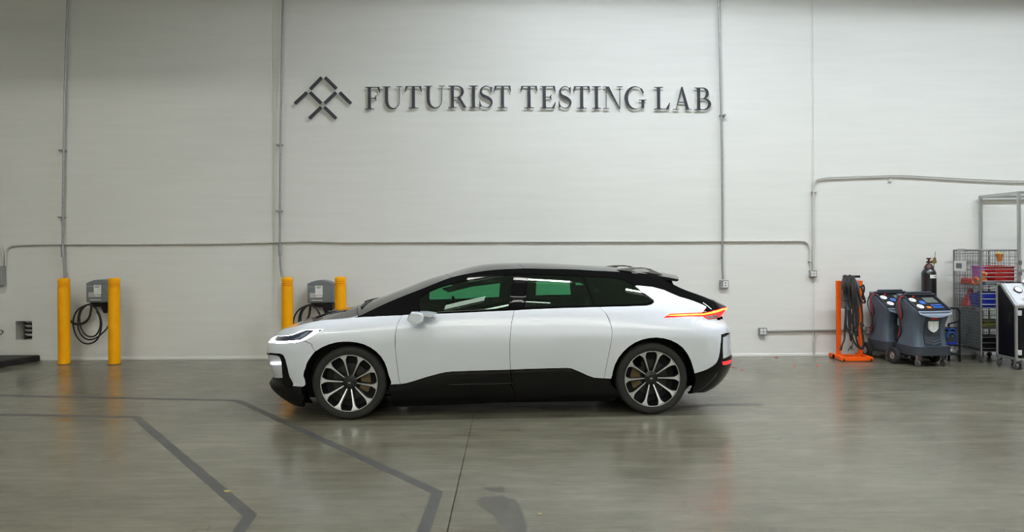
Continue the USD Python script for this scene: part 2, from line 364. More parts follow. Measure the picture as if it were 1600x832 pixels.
# ------------------------------------------------------------------ conduits
def conduit(name, pxs, r, mat, label, off=None, rb=.09, clips=(), catg='conduit'):
    off = off or r+.008
    pts = bend([wall(*p, off) for p in pxs], rb)
    t = thing(name, label, catg, tuple(pts[-1] if pts[-1][2] < pts[0][2] else pts[0]))
    o = np.array(pts[-1] if pts[-1][2] < pts[0][2] else pts[0])
    part(t, 'pipe', tube(pts-o, r, 10), mat)
    for p in clips:
        c = wall(*p, 0)-o
        vert = True
        part(t, 'clip', bx((c[0]-r*2.6, c[1]-off-r-.003, c[2]-.012), (c[0]+r*2.6, c[1]-.001, c[2]+.012), .003), mat)
    return t, o
t, o = conduit('conduit', [(106.5, -12), (105, 20), (101, 150), (99, 260), (97.8, 385), (100, 412), (101.5, 444)], .017, 'conduit_grey', 'vertical grey conduit dropping behind the leftmost yellow bollard', off=.075, rb=.3, clips=[(100.3, 236), (99.3, 340)])
a, b = wall(97.8, 384, .075)-o, wall(98.8, 402, .075)-o
part(t, 'coupling', cyl(b, a, .030, 14), 'steel_box')
t, o = conduit('conduit', [(442.5, -12), (441, 60), (438.5, 200), (437.3, 330), (437.2, 385), (437.8, 410), (440, 432), (447.6, 446)], .017, 'conduit_grey', 'vertical grey conduit left of the sign emblem beside the panel joint', off=.075, rb=.12, clips=[(438.4, 227), (437.6, 330)])
a, b = wall(437.3, 382, .075)-o, wall(437.6, 400, .075)-o
part(t, 'coupling', cyl(b, a, .026, 14), 'steel_box')
conduit('conduit', [(1122.8, -12), (1125, 100), (1127.5, 200), (1128.6, 300), (1129, 378), (1128, 400), (1129.5, 437)], .017, 'conduit_grey', 'vertical grey conduit right of the sign, ending in an outlet box', off=.075, rb=.3, clips=[(1127.8, 181)])
conduit('conduit', [(8.5, 416), (10.5, 384.5), (60, 382.3), (200, 382.2), (330, 381.3), (425, 379.2), (480, 377.6), (530, 379), (700, 378.5), (1000, 377.8), (1264.5, 376.8), (1266.8, 423)], .0155, 'conduit_painted', 'long horizontal conduit crossing the wall behind the car and turning down at both ends', rb=.14, clips=[(417, 379.4), (770, 378.3), (1265.6, 408)])
conduit('conduit', [(1271.2, 423), (1271.2, 380), (1271, 300), (1272, 281), (1290, 277.6), (1330, 276), (1408, 273.8), (1480, 278), (1560, 282), (1640, 284)], .0155, 'conduit_painted', 'conduit rising beside the right panel joint and running right below a slight peak', rb=.1, off=.045, clips=[(1271, 300)])
conduit('conduit', [(1196, 518), (1300, 516.6), (1352, 516)], .016, 'conduit_grey', 'low horizontal conduit joining two outlet boxes behind the orange stand', clips=[(1275, 517)])
conduit('conduit', [(1362, 516), (1420, 516), (1440, 516)], .014, 'conduit_grey', 'short conduit running behind the grey machines from the lower right outlet box', clips=[(1376, 516)])
conduit('conduit', [(1275, 521), (1272, 532), (1271.5, 557)], .010, 'conduit_painted', 'thin pipe dropping from the low conduit to the floor', rb=.05)
conduit('conduit', [(-14, 380), (0, 384), (4, 392), (4.5, 416)], .0155, 'conduit_painted', 'conduit curving down into the box at the left edge', rb=.1)
def outlet(px0, py0, px1, py1, label, kind='quad', d=.055):
    a, b = wall(px0, py1, 0), wall(px1, py0, 0); w, h = b[0]-a[0], b[2]-a[2]
    t = thing('outlet_box', label, 'outlet', ((a[0]+b[0])/2, WALL, a[2]))
    part(t, 'box', bx((-w/2, -d, 0), (w/2, -.001, h), .006), 'steel_box')
    part(t, 'cover_plate', bx((-w/2+.006, -d-.004, .006), (w/2-.006, -d, h-.006), .0015), 'steel_box')
    if kind == 'quad':
        for i in (-1, 1):
            for j in (-1, 1): part(t, 'socket', bx((i*w*.2-w*.15, -d-.007, h/2+j*h*.19-h*.14), (i*w*.2+w*.15, -d-.004, h/2+j*h*.19+h*.14), .002), 'socket_white')
    elif kind == 'duplex':
        part(t, 'face', bx((-w*.12, -d-.006, h*.12), (w*.40, -d-.004, h*.88), .001), 'socket_white')
        for j in (-1, 1): part(t, 'socket', bx((w*.06, -d-.008, h/2+j*h*.16-h*.07), (w*.20, -d-.006, h/2+j*h*.16+h*.07), .002), 'print_black')
    return t
outlet(1123.5, 438, 1137, 450.5, 'small grey outlet box at the end of the vertical conduit above the car tail', 'duplex')
outlet(1263.5, 422.5, 1274.5, 433.5, 'small outlet box where two conduits end beside the right panel joint')
outlet(1184.5, 512, 1197, 524, 'grey outlet box with four sockets low on the wall right of the car')
outlet(1350.5, 510.5, 1364, 522.5, 'dark grey outlet box with four sockets between orange stand and grey machines')
t = outlet(-14, 416.5, 10.5, 446, 'steel junction box cut by the left edge of the picture', 'none', .12)
part(t, 'hinge_plate', bx((.085, -.15, .03), (.135, -.12, .31), .004), 'galvanised')
p0 = wall(-1, 520, .04)
solo('wall_hook', tube([wall(-8, 519, .005), wall(-3, 518.5, .05), wall(2, 516.5, .05), wall(4.6, 518, .05), wall(2.2, 522.2, .05), wall(-4, 524, .05), wall(-8, 524, .005)], .006, 6, smooth=30), 'print_black', 'small bent wire hook on the wall at the left edge', 'hook')
solo('insulator_clip', [bx(wall(1388.6, 285, .03), wall(1391.5, 280, .001), .004), cyl(wall(1390, 281, .02), wall(1390, 276.5, .02), .005, 6)], 'conduit_painted', 'tiny clip below the peak of the upper right conduit', 'clip')

# ------------------------------------------------------------------ sign: emblem and lettering on stand-offs
SY = WALL-.055
def sp(px, py): q = at_y(px, py, SY); return np.array([q[0], q[2]])
em = at_y(503.5, 186, WALL)
emb = thing('wall_emblem', 'black emblem of eight slanted bars left of the sign lettering', 'emblem', (em[0], WALL, em[2]))
k4 = 360/1600
for (x0, y0), (x1, y1) in (((203, 172), (274, 98)), ((306, 98), (377, 168)), ((96, 272), (171, 202)), ((202, 202), (271, 270)), ((303, 270), (374, 202)), ((408, 202), (477, 271)), ((197, 375), (271, 304)), ((301, 304), (374, 375))):
    a, b = sp(440+x0*k4, 100+y0*k4), sp(440+x1*k4, 100+y1*k4); d = (b-a)/np.linalg.norm(b-a)
    bar = LineString([a+d*.012, b-d*.012]).buffer(.027, cap_style=3).buffer(-.009).buffer(.009)
    bar = affinity.translate(bar, -em[0], -em[2])
    s = part(emb, 'bar', prism(bar, .022, 'y', SY-WALL), 'letter_edge'); part(s, 'bar_face', prism(bar, .003, 'y', SY-WALL-.003), 'letter_face')
    c = (a+b)/2; part(s, 'standoff', cyl((c[0]-em[0], SY-WALL+.02, c[1]-em[2]), (c[0]-em[0], -.001, c[1]-em[2]), .008, 8), 'letter_edge')

TH, HR, SE = .134, .030, .03          # stem, hairline, serif bracket in cap heights
R_ = lambda x0, y0, x1, y1: sbox(min(x0, x1), min(y0, y1), max(x0, x1), max(y0, y1))
def serif(xc, y, wd, up): 
    h = HR*.9; s = R_(xc-wd/2, y, xc+wd/2, y+h*up)
    return s
def stem(x, w=TH, foot=.30, head=.30, y0=0., y1=1.):
    g = [R_(x-w/2, y0, x+w/2, y1)]
    for on, y, up in ((foot, y0, 1), (head, y1, -1)):
        if on:
            g.append(serif(x, y, on, up))
            for s in (-1, 1): g.append(Polygon([(x+s*w/2, y+up*HR*.5), (x+s*(w/2+.05), y+up*HR*.5), (x+s*w/2, y+up*(HR+.05))]))
    return unary_union(g)
def ell(cx, cy, rx, ry): return affinity.scale(Point(0, 0).buffer(1, 48), rx, ry).__class__(affinity.translate(affinity.scale(Point(0, 0).buffer(1, 48), rx, ry), cx, cy).exterior)
def tri(x, y, dx, dy): return Polygon([(x, y), (x, y+dy), (x-dx, y)])
def glyph(c, W):
    """high-contrast serif capitals, cap height 1, width W"""
    if c == 'I': return stem(W/2, head=W, foot=W)
    if c == 'T':
        return unary_union([stem(W/2, head=0, foot=.44), R_(.02, 1-HR, W-.02, 1), Polygon([(.03, 1), (.0, .74), (.022, .74), (.13, 1-HR)]), Polygon([(W-.03, 1), (W, .74), (W-.022, .74), (W-.13, 1-HR)])])
    if c in 'FE':
        x = .22
        g = [stem(x, foot=.40, head=.36), R_(x, 1-HR, W-.03, 1), Polygon([(W-.035, 1), (W, .73), (W-.025, .73), (W-.14, 1-HR)]),
             R_(x, .5-HR/2, W*.70, .5+HR/2), Polygon([(W*.72, .5), (W*.74, .63), (W*.72, .63), (W*.62, .5)]), Polygon([(W*.72, .5), (W*.74, .37), (W*.72, .37), (W*.62, .5)])]
        if c == 'E': g += [R_(x, 0, W-.05, HR), Polygon([(W-.07, 0), (W, .28), (W-.025, .28), (W-.17, HR)])]
        return unary_union(g)
    if c == 'L':
        x = .22; return unary_union([stem(x, foot=.40, head=.40), R_(x, 0, W-.05, HR), Polygon([(W-.07, 0), (W, .30), (W-.025, .30), (W-.18, HR)])])
    if c == 'U':
        xl, xr = .20, W-.12; rx = (xr-xl+TH/2)/2; cx = (xl-TH/2+xr+HR/2)/2; rx = cx-(xl-TH/2)
        o = ell(cx, .36, rx, .385); i_ = ell(cx+TH/2-HR/4, .375, rx-TH/2-HR/2, .345)
        bowl = o.difference(i_).intersection(R_(-1, -1, 2, .37))
        return unary_union([stem(xl, foot=0, head=.38, y0=.36), R_(xr-HR/2, .36, xr+HR/2, 1), serif(xr, 1, .26, -1), bowl])
    if c == 'N':
        xl, xr = .16, W-.13
        return unary_union([R_(xl-HR/2, 0, xl+HR/2, 1), serif(xl, 0, .27, 1), serif(xl-.02, 1, .24, -1), R_(xr-HR/2, 0, xr+HR/2, 1), serif(xr, 1, .27, -1), Polygon([(xl-HR, 1), (xl+TH*.95, 1), (xr+HR/2, .0), (xr-HR/2, -.03), (xr-TH*.4, .04)])])
    if c in 'RB':
        x = .22; g = [stem(x, foot=.40, head=.36)]
        def bowl(y0, y1, xr):
            cy, ry = (y0+y1)/2, (y1-y0)/2; xm = x+.12 + (xr-x)*.18
            o = unary_union([R_(x, y0, xm, y1), ell(xm, cy, xr-xm, ry).intersection(R_(xm, -1, 3, 2))])
            i_ = unary_union([R_(x+TH*.4, y0+HR, xm-.02, y1-HR), ell(xm-.02, cy, xr-TH-xm+.02, ry-HR).intersection(R_(xm-.02, -1, 3, 2))])
            return o.difference(i_)
        if c == 'R':
            g += [bowl(.46, 1., W-.12), Polygon([(x+.20, .48), (x+.35, .48), (W-.02, .03), (W, 0), (W-.14, 0)]), R_(W-.15, 0, W, HR*.8)]
        else: g += [bowl(.49, 1., W-.10), bowl(0, .49+HR, W)]
        return unary_union(g)
    if c == 'A':
        ax = W*.50
        return unary_union([Polygon([(ax-.03, 1.02), (ax+.03, 1.02), (W-.10, 0), (W-.10-TH*1.12, 0), (ax-.02, .86)]), Polygon([(ax-.03, 1.02), (ax+.005, .93), (.17, 0), (.17-HR, 0)]), R_(W*.30, .32, W*.70, .32+HR), serif(.15, 0, .28, 1), serif(W-.15, 0, .30, 1)])
    if c == 'G':
        cx, rx = W*.50, W*.5
        o = ell(cx, .5, rx, .52); i_ = ell(cx+.06, .5, rx-TH*.72, .485)
        ring = o.difference(i_).difference(R_(W*.80, .40, 2, .74)).difference(R_(W*.62, .36, 2, .74))
        return unary_union([ring, R_(W-.17, .03, W-.17+TH*.9, .42), serif(W-.11, .42, .34, -1), Polygon([(W*.86, .90), (W*.92, .68), (W*.895, .68), (W*.74, .95)])])
    if c == 'S':
        p = np.array([(.88, .72), (.78, .90), (.52, .985), (.22, .90), (.12, .73), (.24, .58), (.50, .49), (.78, .39), (.90, .24), (.76, .07), (.46, .015), (.18, .10), (.06, .30)])
        w = np.array([.012, .022, .03, .05, .09, .125, .145, .125, .09, .05, .03, .022, .012])
        p[:, 0] *= W; s = np.linspace(0, 12, 90); q = CubicSpline(range(13), p)(s); ww = np.maximum(CubicSpline(range(13), w)(s), .02)
        return unary_union([LineString(q[i:i+2]).buffer((ww[i]+ww[i+1])/4, 6) for i in range(89)] + [Polygon([(W*.80, .93), (W*.93, .96), (W*.93, .70), (W*.90, .70)]), Polygon([(W*.02, .33), (W*.05, .33), (W*.16, .07), (W*.02, .03)])])
sg = at_y(841, 172, WALL)
sign = thing('sign_lettering', 'black serif letters reading FUTURIST TESTING LAB standing off the wall', 'sign', (sg[0], WALL, sg[2]))
WORDS = [('F', 569.5, 594.2), ('U', 597, 628), ('T', 632.8, 659), ('U', 662.3, 694.3), ('R', 699.3, 729), ('I', 732.8, 746.7), ('S', 748.7, 770.2), ('T', 772, 798.4),
         ('T', 813.5, 839.8), ('E', 843, 868.2), ('S', 872.7, 893.2), ('T', 895.9, 922), ('I', 925.3, 938.8), ('N', 941.6, 972.8), ('G', 975.8, 1008), ('L', 1021.5, 1046.8), ('A', 1051, 1080.2), ('B', 1084, 1111)]
tops = P1([569, 640, 720, 800, 900, 1000, 1111], [136.3, 134.6, 133.9, 134.2, 134.7, 135.6, 137.2]); bases = P1([569, 640, 720, 800, 900, 1000, 1111], [171.3, 169.6, 168.6, 168.9, 169.7, 170.6, 172.2])
for c, x0, x1 in WORDS:
    a = sp(x0, bases((x0+x1)/2)); b = sp(x1, tops((x0+x1)/2)); H = b[1]-a[1]
    g = glyph(c, (b[0]-a[0])/H).buffer(0)
    g = affinity.translate(affinity.scale(g, H, H, origin=(0, 0)), a[0]-sg[0], a[1]-sg[2]).simplify(.0008)
    s = part(sign, 'letter', prism(g, .022, 'y', SY-WALL), 'letter_edge', smooth=30, label='letter ' + c)
    part(s, 'letter_face', prism(g, .003, 'y', SY-WALL-.003), 'letter_face', smooth=False)
    q = g.buffer(-.012); q = max(getattr(q, 'geoms', [q]), key=lambda k: k.area) if not q.is_empty else g
    for fr in (.2, .8):
        bb = q.bounds; zz = bb[1]+(bb[3]-bb[1])*fr; ln = q.intersection(LineString([(bb[0]-1, zz), (bb[2]+1, zz)]))
        if not ln.is_empty:
            c_ = max(getattr(ln, 'geoms', [ln]), key=lambda k: k.length).centroid
            part(s, 'standoff', cyl((c_.x, SY-WALL+.02, c_.y), (c_.x, -.001, c_.y), .007, 6), 'letter_edge')

# ================================================================== THE CAR
# car frame: a = along (front axle 0, rear axle 3.2), b = across (near side negative), z up
PF = np.array([-1.710, 7.716]); YAW = math.atan2(.152, 3.195); TY = .975
ca, sa = math.cos(YAW), math.sin(YAW)
CAR0 = (PF[0] - TY*sa, PF[1] + TY*ca, 0.)
def car2world(p):
    p = np.asarray(p, float); a, b, z = p[..., 0], p[..., 1], p[..., 2]
    return np.stack([CAR0[0] + a*ca - b*sa, CAR0[1] + a*sa + b*ca, z], -1)
def ray_car(px, py):
    d = ray(px, py); o = np.array([-CAR0[0], -CAR0[1], CAMH]); R = lambda v: np.array([v[0]*ca + v[1]*sa, -v[0]*sa + v[1]*ca, v[2]])
    return R(o), R(d)
def at_b(px, py, b):
    o, d = ray_car(px, py); return o + d*((b-o[1])/d[1])
# half width of the body by station (along) and height
STN = [-1.0, -0.1, .45, .8, 1.3, 2.6, 3.2, 3.7, 4.3]
SEC = [
 [(.1,.86),(.3,.93),(.55,.975),(.8,.985),(.9,.965),(.97,.92),(1.03,.84),(1.1,.72),(1.3,.5),(1.7,.2)],
 [(.1,.86),(.3,.94),(.55,.985),(.8,.995),(.92,.98),(1.0,.945),(1.05,.89),(1.1,.80),(1.3,.6),(1.7,.3)],
 [(.1,.86),(.3,.925),(.55,.97),(.8,.985),(.92,.975),(1.02,.95),(1.08,.92),(1.13,.87),(1.3,.73),(1.7,.45)],
 [(.1,.83),(.3,.905),(.55,.958),(.78,.984),(.84,.982),(.92,.970),(1.06,.937),(1.12,.914),(1.16,.884),(1.3,.80),(1.5,.67),(1.7,.51)],
 [(.1,.82),(.3,.895),(.55,.955),(.78,.988),(.84,.986),(.92,.972),(1.06,.937),(1.12,.915),(1.16,.888),(1.3,.82),(1.5,.70),(1.7,.56)],
 [(.1,.82),(.3,.895),(.55,.957),(.78,.992),(.84,.990),(.92,.976),(1.06,.942),(1.12,.921),(1.16,.892),(1.3,.82),(1.5,.69),(1.7,.55)],
 [(.1,.86),(.3,.94),(.55,.985),(.8,1.0),(.92,.985),(1.06,.94),(1.12,.915),(1.16,.89),(1.3,.80),(1.5,.66),(1.7,.5)],
 [(.1,.86),(.3,.93),(.55,.98),(.8,.995),(.92,.975),(1.06,.90),(1.16,.84),(1.3,.74),(1.5,.61),(1.7,.45)],
 [(.1,.86),(.3,.92),(.55,.97),(.8,.985),(.92,.955),(1.06,.86),(1.16,.78),(1.3,.68),(1.5,.55),(1.7,.4)]]
_z = np.linspace(.1, 1.7, 81); _aa = np.linspace(-1.0, 4.3, 107)
_tab = P1(STN, np.array([P1(*np.array(s).T)(_z) for s in SEC]), axis=0)(_aa)
from scipy.ndimage import gaussian_filter1d
_tab = gaussian_filter1d(gaussian_filter1d(_tab, 6.5, axis=0, mode='nearest'), 1.3, axis=1, mode='nearest')
WS = RectBivariateSpline(_aa, _z, _tab, kx=3, ky=3)
AN = P1([.05, .127, .209, .300, .335, .372, .419, .462, .525, .589, .653, .702, .73, .765, .80, .841, 1.2, 1.8], [-.70, -.827, -.925, -.995, -1.0, -.957, -.963, -.977, -.996, -1.008, -1.016, -1.017, -1.012, -.999, -.968, -.926, -.60, -.1])
AT = P1([.05, .122, .2, .277, .392, .468, .565, .711, .826, .897, .95, .977, .991, 1.038, 1.086, 1.13, 1.3, 1.8], [3.7, 3.82, 4.066, 4.161, 4.237, 4.265, 4.271, 4.261, 4.249, 4.235, 4.196, 4.165, 4.160, 4.20, 4.245, 4.235, 4.1, 3.7])
LF, LR, PE = .55, .60, 2/2.5
U1, U2, UM = 1.25, 5.35, 6.6
def S(u, z):
    """the body side as a wall that runs from the nose (u=0) along the near side to the tail (u=UM); beyond either end it is the far side"""
    u, z = np.broadcast_arrays(np.asarray(u, float), np.asarray(z, float))
    far = (u < 0) | (u > UM); v = np.where(u < 0, -u, np.where(u > UM, 2*UM-u, u)); v = np.clip(v, 0, UM); zc = np.clip(z, .1, 1.7)
    an, at = AN(zc), AT(zc); a1, a2 = an+LF, at-LR
    tf = np.clip(v/U1, 0, 1)*PI/2; tr = np.clip((UM-v)/(UM-U2), 0, 1)*PI/2
    a = np.where(v < U1, an + LF*(1-np.cos(tf)**PE), np.where(v > U2, at - LR*(1-np.cos(tr)**PE), a1 + (v-U1)/(U2-U1)*(a2-a1)))
    k = np.where(v < U1, np.sin(tf)**PE, np.where(v > U2, np.sin(tr)**PE, 1.))
    b = WS.ev(np.clip(a, -1, 4.3), zc)*k
    return np.stack([a, np.where(far, b, -b), z], -1)
def normals(fn, q, h=.004):
    x = (fn(q[:, 0]+h, q[:, 1])-fn(q[:, 0]-h, q[:, 1])); y = (fn(q[:, 0], q[:, 1]+h)-fn(q[:, 0], q[:, 1]-h))
    n = np.cross(x, y); return n/(np.linalg.norm(n, axis=1, keepdims=True)+1e-12)
def az2u(a, z):
    an, at = float(AN(z)), float(AT(z))
    if a < an+LF: return U1*math.acos(min(1, max(0, 1-(a-an)/LF))**(1/PE))/(PI/2)
    if a > at-LR: return UM-(UM-U2)*math.acos(min(1, max(0, 1-(at-a)/LR))**(1/PE))/(PI/2)
    return U1 + (a-an-LF)/(at-LR-an-LF)*(U2-U1)
def px2uz(px, py):
    """where the pixel's ray meets the near body side (nearest approach if it misses)"""
    p = at_b(px, py, -.95); z = min(max(p[2], .11), 1.6); u = min(max(az2u(p[0], z), .05), UM-.05)
    x = np.array([u, z]); lam = 1e-3; t = np.array([px, py], float)
    f = lambda x: project(car2world(S(x[0], x[1]))) - t
    r = f(x)
    for _ in range(60):
        J = np.stack([(f(x+[1e-4, 0])-r)/1e-4, (f(x+[0, 1e-4])-r)/1e-4], 1)
        dx = -np.linalg.solve(J.T@J + lam*np.eye(2)*np.trace(J.T@J), J.T@r); dx = np.clip(dx, -.15, .15)
        y = x+dx; y = np.array([min(max(y[0], .02), UM-.02), min(max(y[1], .1), 1.65)]); ry = f(y)
        if ry@ry < r@r: x, r, lam = y, ry, max(lam*.3, 1e-9)
        else: lam = min(lam*4, 1e3)
        if r@r < 1e-4: break
    return x
def UZ(pts): return [tuple(px2uz(*p)) if p[0] > 20 else p for p in pts]      # a point with a small first number is already (u, z)
# the line where side and top of the body meet: z by station, then crown of the top
ZE = P1([-1.05, -.95, -.90, -.857, -.77, -.70, -.6, -.46, -.33, -.26, -.12, 0, .1, .2, .34, .585, .75, .915, 1.07, 1.277, 1.444, 1.61, 1.86, 2.155, 2.395, 2.65, 2.85, 3.13, 3.3, 3.45, 3.6, 3.84, 4.1, 4.25, 4.35],
        [.785, .79, .815, .85, .91, .935, .962, 1.005, 1.03, 1.038, 1.045, 1.056, 1.08, 1.125, 1.19, 1.29, 1.352, 1.417, 1.472, 1.515, 1.54, 1.553, 1.56, 1.554, 1.547, 1.53, 1.52, 1.492, 1.455, 1.40, 1.325, 1.235, 1.128, 1.09, 1.085])
ZC = P1([-1.05, -.99, -.93, -.83, -.64, -.5, -.344, -.194, -.053, .022, .157, .247, .517, .788, .992, 1.15, 1.27, 1.453, 1.636, 1.89, 2.37, 2.71, 2.87, 3.14, 3.35, 3.5, 3.8, 4.06, 4.25, 4.4],
        [.785, .80, .845, .90, .96, .995, 1.045, 1.088, 1.125, 1.15, 1.197, 1.229, 1.33, 1.432, 1.487, 1.534, 1.565, 1.595, 1.606, 1.609, 1.591, 1.569, 1.56, 1.525, 1.44, 1.385, 1.285, 1.19, 1.115, 1.085])
BOW = P1([-1.05, -.9, -.5, 0., .3, 1.07, 1.86, 3.2, 3.6, 4.3], [0, 0, .05, .10, .12, .09, .05, 0, 0., 0.])
def _edge(u):
    z = np.full_like(u, 1.0)
    for _ in range(40): z = .5*z + .5*ZE(S(u, z)[:, 0])
    return z
_ug = np.linspace(0, UM, 700); EDGE = P1(_ug, _edge(_ug)); _ea = S(_ug, EDGE(_ug))
EA = P1(_ug, np.maximum.accumulate(_ea[:, 0] + 1e-7*np.arange(700))); EB = P1(_ug, _ea[:, 1])
def a2u(a): return float(np.interp(a, EA(_ug), _ug))
VW = .75
def T(u, w):
    """the top of the body: from the near edge (w=-VW) to the far edge (w=VW)"""
    u, w = np.broadcast_arrays(np.asarray(u, float), np.asarray(w, float)); uc = np.clip(u, .004, UM-.004); v = w/VW
    ae, be, ze = EA(uc), -EB(uc), EDGE(uc); q = 1-np.abs(np.clip(v, -1, 1))**2.3
    bow = BOW(ae); return np.stack([ae-bow*(1-v*v), be*v, ze + (ZC(ae-bow)-ze)*q], -1)
ZEDGE = Polygon([(u, z) for u, z in zip(_ug, EDGE(_ug))] + [(UM, 0.), (0, 0.)])        # everything below the edge, near side
def tri2d(poly, step, bstep):
    V, F, n0 = [], [], 0
    for g in getattr(poly, 'geoms', [poly]):
        if g.area < 2e-5: continue
        rings = [np.array(r.segmentize(bstep).coords)[:-1] for r in (g.exterior, *g.interiors)]
        x0, y0, x1, y1 = g.bounds; gx_, gy_ = np.meshgrid(np.arange(x0, x1, step), np.arange(y0, y1, step)); gx_ = gx_ + (np.arange(gx_.shape[0]) % 2)[:, None]*step/2
        inner = g.buffer(-bstep*.8); P_ = np.c_[gx_.ravel(), gy_.ravel()]
        P_ = P_[shapely.contains_xy(inner, P_[:, 0], P_[:, 1])] if not inner.is_empty else P_[:0]
        P_ = np.vstack(rings + [P_]); t = Delaunay(P_).simplices; c = P_[t].mean(1); t = t[shapely.contains_xy(g, c[:, 0], c[:, 1])]
        a = P_[t]; area = (a[:, 1, 0]-a[:, 0, 0])*(a[:, 2, 1]-a[:, 0, 1])-(a[:, 1, 1]-a[:, 0, 1])*(a[:, 2, 0]-a[:, 0, 0])
        t = t[np.abs(area) > 1e-10]; area = area[np.abs(area) > 1e-10]; t[area < 0] = t[area < 0][:, ::-1]
        V.append(P_); F.append(t+n0); n0 += len(P_)
    return np.vstack(V), np.vstack(F)
class Skin:
    def __init__(self, v, f, n): self.v, self.f, self.nrm = v, f, n
def skin(poly, fn=S, off=0., depth=.012, gap=.0022, step=.05, bstep=.014, flip=False):
    """a panel of the body: the polygon laid on the surface, its rim turned inward by depth"""
    if gap: poly = poly.buffer(-gap, join_style=2)
    q, f = tri2d(poly, step, bstep); n = normals(fn, q)
    P_ = fn(q[:, 0], q[:, 1]); out = P_ + n*off; inn = out - n*depth
    e = np.sort(np.vstack([f[:, [0, 1]], f[:, [1, 2]], f[:, [2, 0]]]), 1); d = np.vstack([f[:, [0, 1]], f[:, [1, 2]], f[:, [2, 0]]])
    _, inv, cnt = np.unique(e, axis=0, return_inverse=True, return_counts=True); d = d[cnt[inv.ravel()] == 1]; N = len(q)
    f2 = np.vstack([np.c_[d[:, 1], d[:, 0], d[:, 0]+N], np.c_[d[:, 1], d[:, 0]+N, d[:, 1]+N]])
    # front face keeps the surface's own normals (Skin.nrm); rim and back are separate vertices
    sd = np.cross(out[d[:, 0]]-out[d[:, 1]], n[d[:, 0]]); sd /= np.linalg.norm(sd, axis=1, keepdims=True)+1e-12
    k = len(d); rim = np.vstack([out[d[:, 0]], out[d[:, 1]], inn[d[:, 0]], inn[d[:, 1]]]); i = np.arange(k)+N
    f2 = np.vstack([np.c_[i+k, i, i+2*k], np.c_[i+k, i+2*k, i+3*k]])
    return Skin(np.vstack([out, rim, inn]), np.vstack([f, f2, f[:, ::-1]+N+4*k]), np.vstack([n, -sd, -sd, -sd, -sd, -n]))
def mirror(m):
    if isinstance(m, Skin): return Skin(m.v*[1, -1, 1], m.f[:, ::-1], m.nrm*[1, -1, 1])
    m = m.copy(); m.vertices = m.vertices*[1, -1, 1]; m.invert(); return m
car = thing('car', 'white crossover car with black roof standing side-on in front of the sign', 'car', CAR0, YAW)
def both(name, poly, mat, label=None, sub=None, **k):
    m = skin(poly, **k); r = []
    for s, mm in (('near', m), ('far', mirror(m))): r.append(part(sub[0 if s == 'near' else 1] if sub else car, name, mm, mat, smooth=40, label=label))
    return r
def PZ(pts): 
    p = Polygon(UZ(pts)); return p if p.is_valid else p.buffer(0)

# --- lines traced on the near side
ARCH_F = [(473.2, 604.9), (474.2, 588.5), (479.4, 568.7), (486.2, 557.5), (494.3, 549), (504, 542.8), (514.1, 538.7), (525, 535.8), (535.7, 534.6), (546, 534.6), (557.4, 535.9), (569, 539), (579, 543.8), (588, 550.2), (595.3, 558), (600.4, 566), (604.3, 575.9), (607.4, 588), (609.7, 601.4)]
ARCH_R = [(955.3, 592.4), (957.6, 582), (961.0, 570.5), (966.5, 559.8), (974, 550.4), (982.8, 542.2), (993, 535.6), (1004, 531.2), (1015, 528.9), (1026, 528.2), (1037, 529.3), (1048, 532.4), (1058, 537.2), (1067, 544.2), (1074, 553.6), (1079.4, 564.2), (1082.6, 575), (1084.9, 584.4)]
BELT = [(531, 498.2), (545, 497), (564, 495.6), (600, 493.9), (630, 492.4), (665, 491), (700, 489.7), (760, 487), (803.8, 484.8), (832, 483.2), (880, 481.3), (936.5, 479.8), (980, 478.7), (1010, 477.6)]
CQ = [(1017, 476), (1021.4, 473), (1021.4, 469.4), (1009, 460.1), (996, 450.6), (992, 447.2), (993.5, 446.2), (1000, 446.3), (1019.8, 448.4), (1037, 452.9), (1066, 464.8), (1092.6, 474), (1103, 478.8), (1104.3, 480.8), (1101, 484.5), (1097, 488.9)]
CUT1 = [(629.8, 492.6), (624.5, 500.5), (620.4, 508.8), (618.2, 518), (617.6, 530), (618.4, 553.1), (621.5, 580), (624.6, 600.9)]
CUT2 = [(803.8, 485), (800.3, 500), (798, 518.5), (796.7, 533), (796.5, 547.3), (797, 563), (797.7, 578.4)]
CUT3 = [(936.5, 479.9), (943.8, 487), (948.8, 494.5), (953, 502), (955.2, 510), (956.2, 519), (955.8, 530), (953.5, 543), (948.6, 567), (943.8, 592)]
def fair(pts, deg):
    q = np.array(pts); t = np.linspace(q[0, 1], q[-1, 1], 24); c = np.polyfit(q[:, 1]-540, q[:, 0], deg); return [(float(np.polyval(c, y-540)), float(y)) for y in t]
CUT1, CUT2, CUT3 = fair(CUT1, 5), fair(CUT2, 4), fair(CUT3, 5)
BOT1 = [CUT1[-1], (634, 599.6), (646.2, 596.3), (666, 590), (686.5, 584.4), (697, 582.3), (707.7, 581.2), (750, 579.8), CUT2[-1]]
BOT2 = [CUT2[-1], (820, 577.4), (860, 576.2), (885, 575.6), (893, 576.6), (905, 581.5), (918, 587.5), (928, 591), CUT3[-1]]
HL_T = [(424.5, 530), (433, 525), (443, 525.3), (455, 523.8), (466, 519.8), (478, 516), (490, 515.2), (500, 514.6), (505.8, 514.8)]
HL_B = [(505.8, 515), (499, 518.9), (487, 526.3), (476, 532.3), (468, 535), (458, 536.8), (440, 537.1), (428, 536.8)]
HLP = Polygon([(0., .795)] + [(.20, .795), (.30, .80)] + UZ(HL_T[1:] + HL_B) + [(.25, .758), (0., .755)]).buffer(0).intersection(sbox(0, 0, 9, 9))
BTOP = [(476, 533), (487, 538.5), (493, 549.4)]
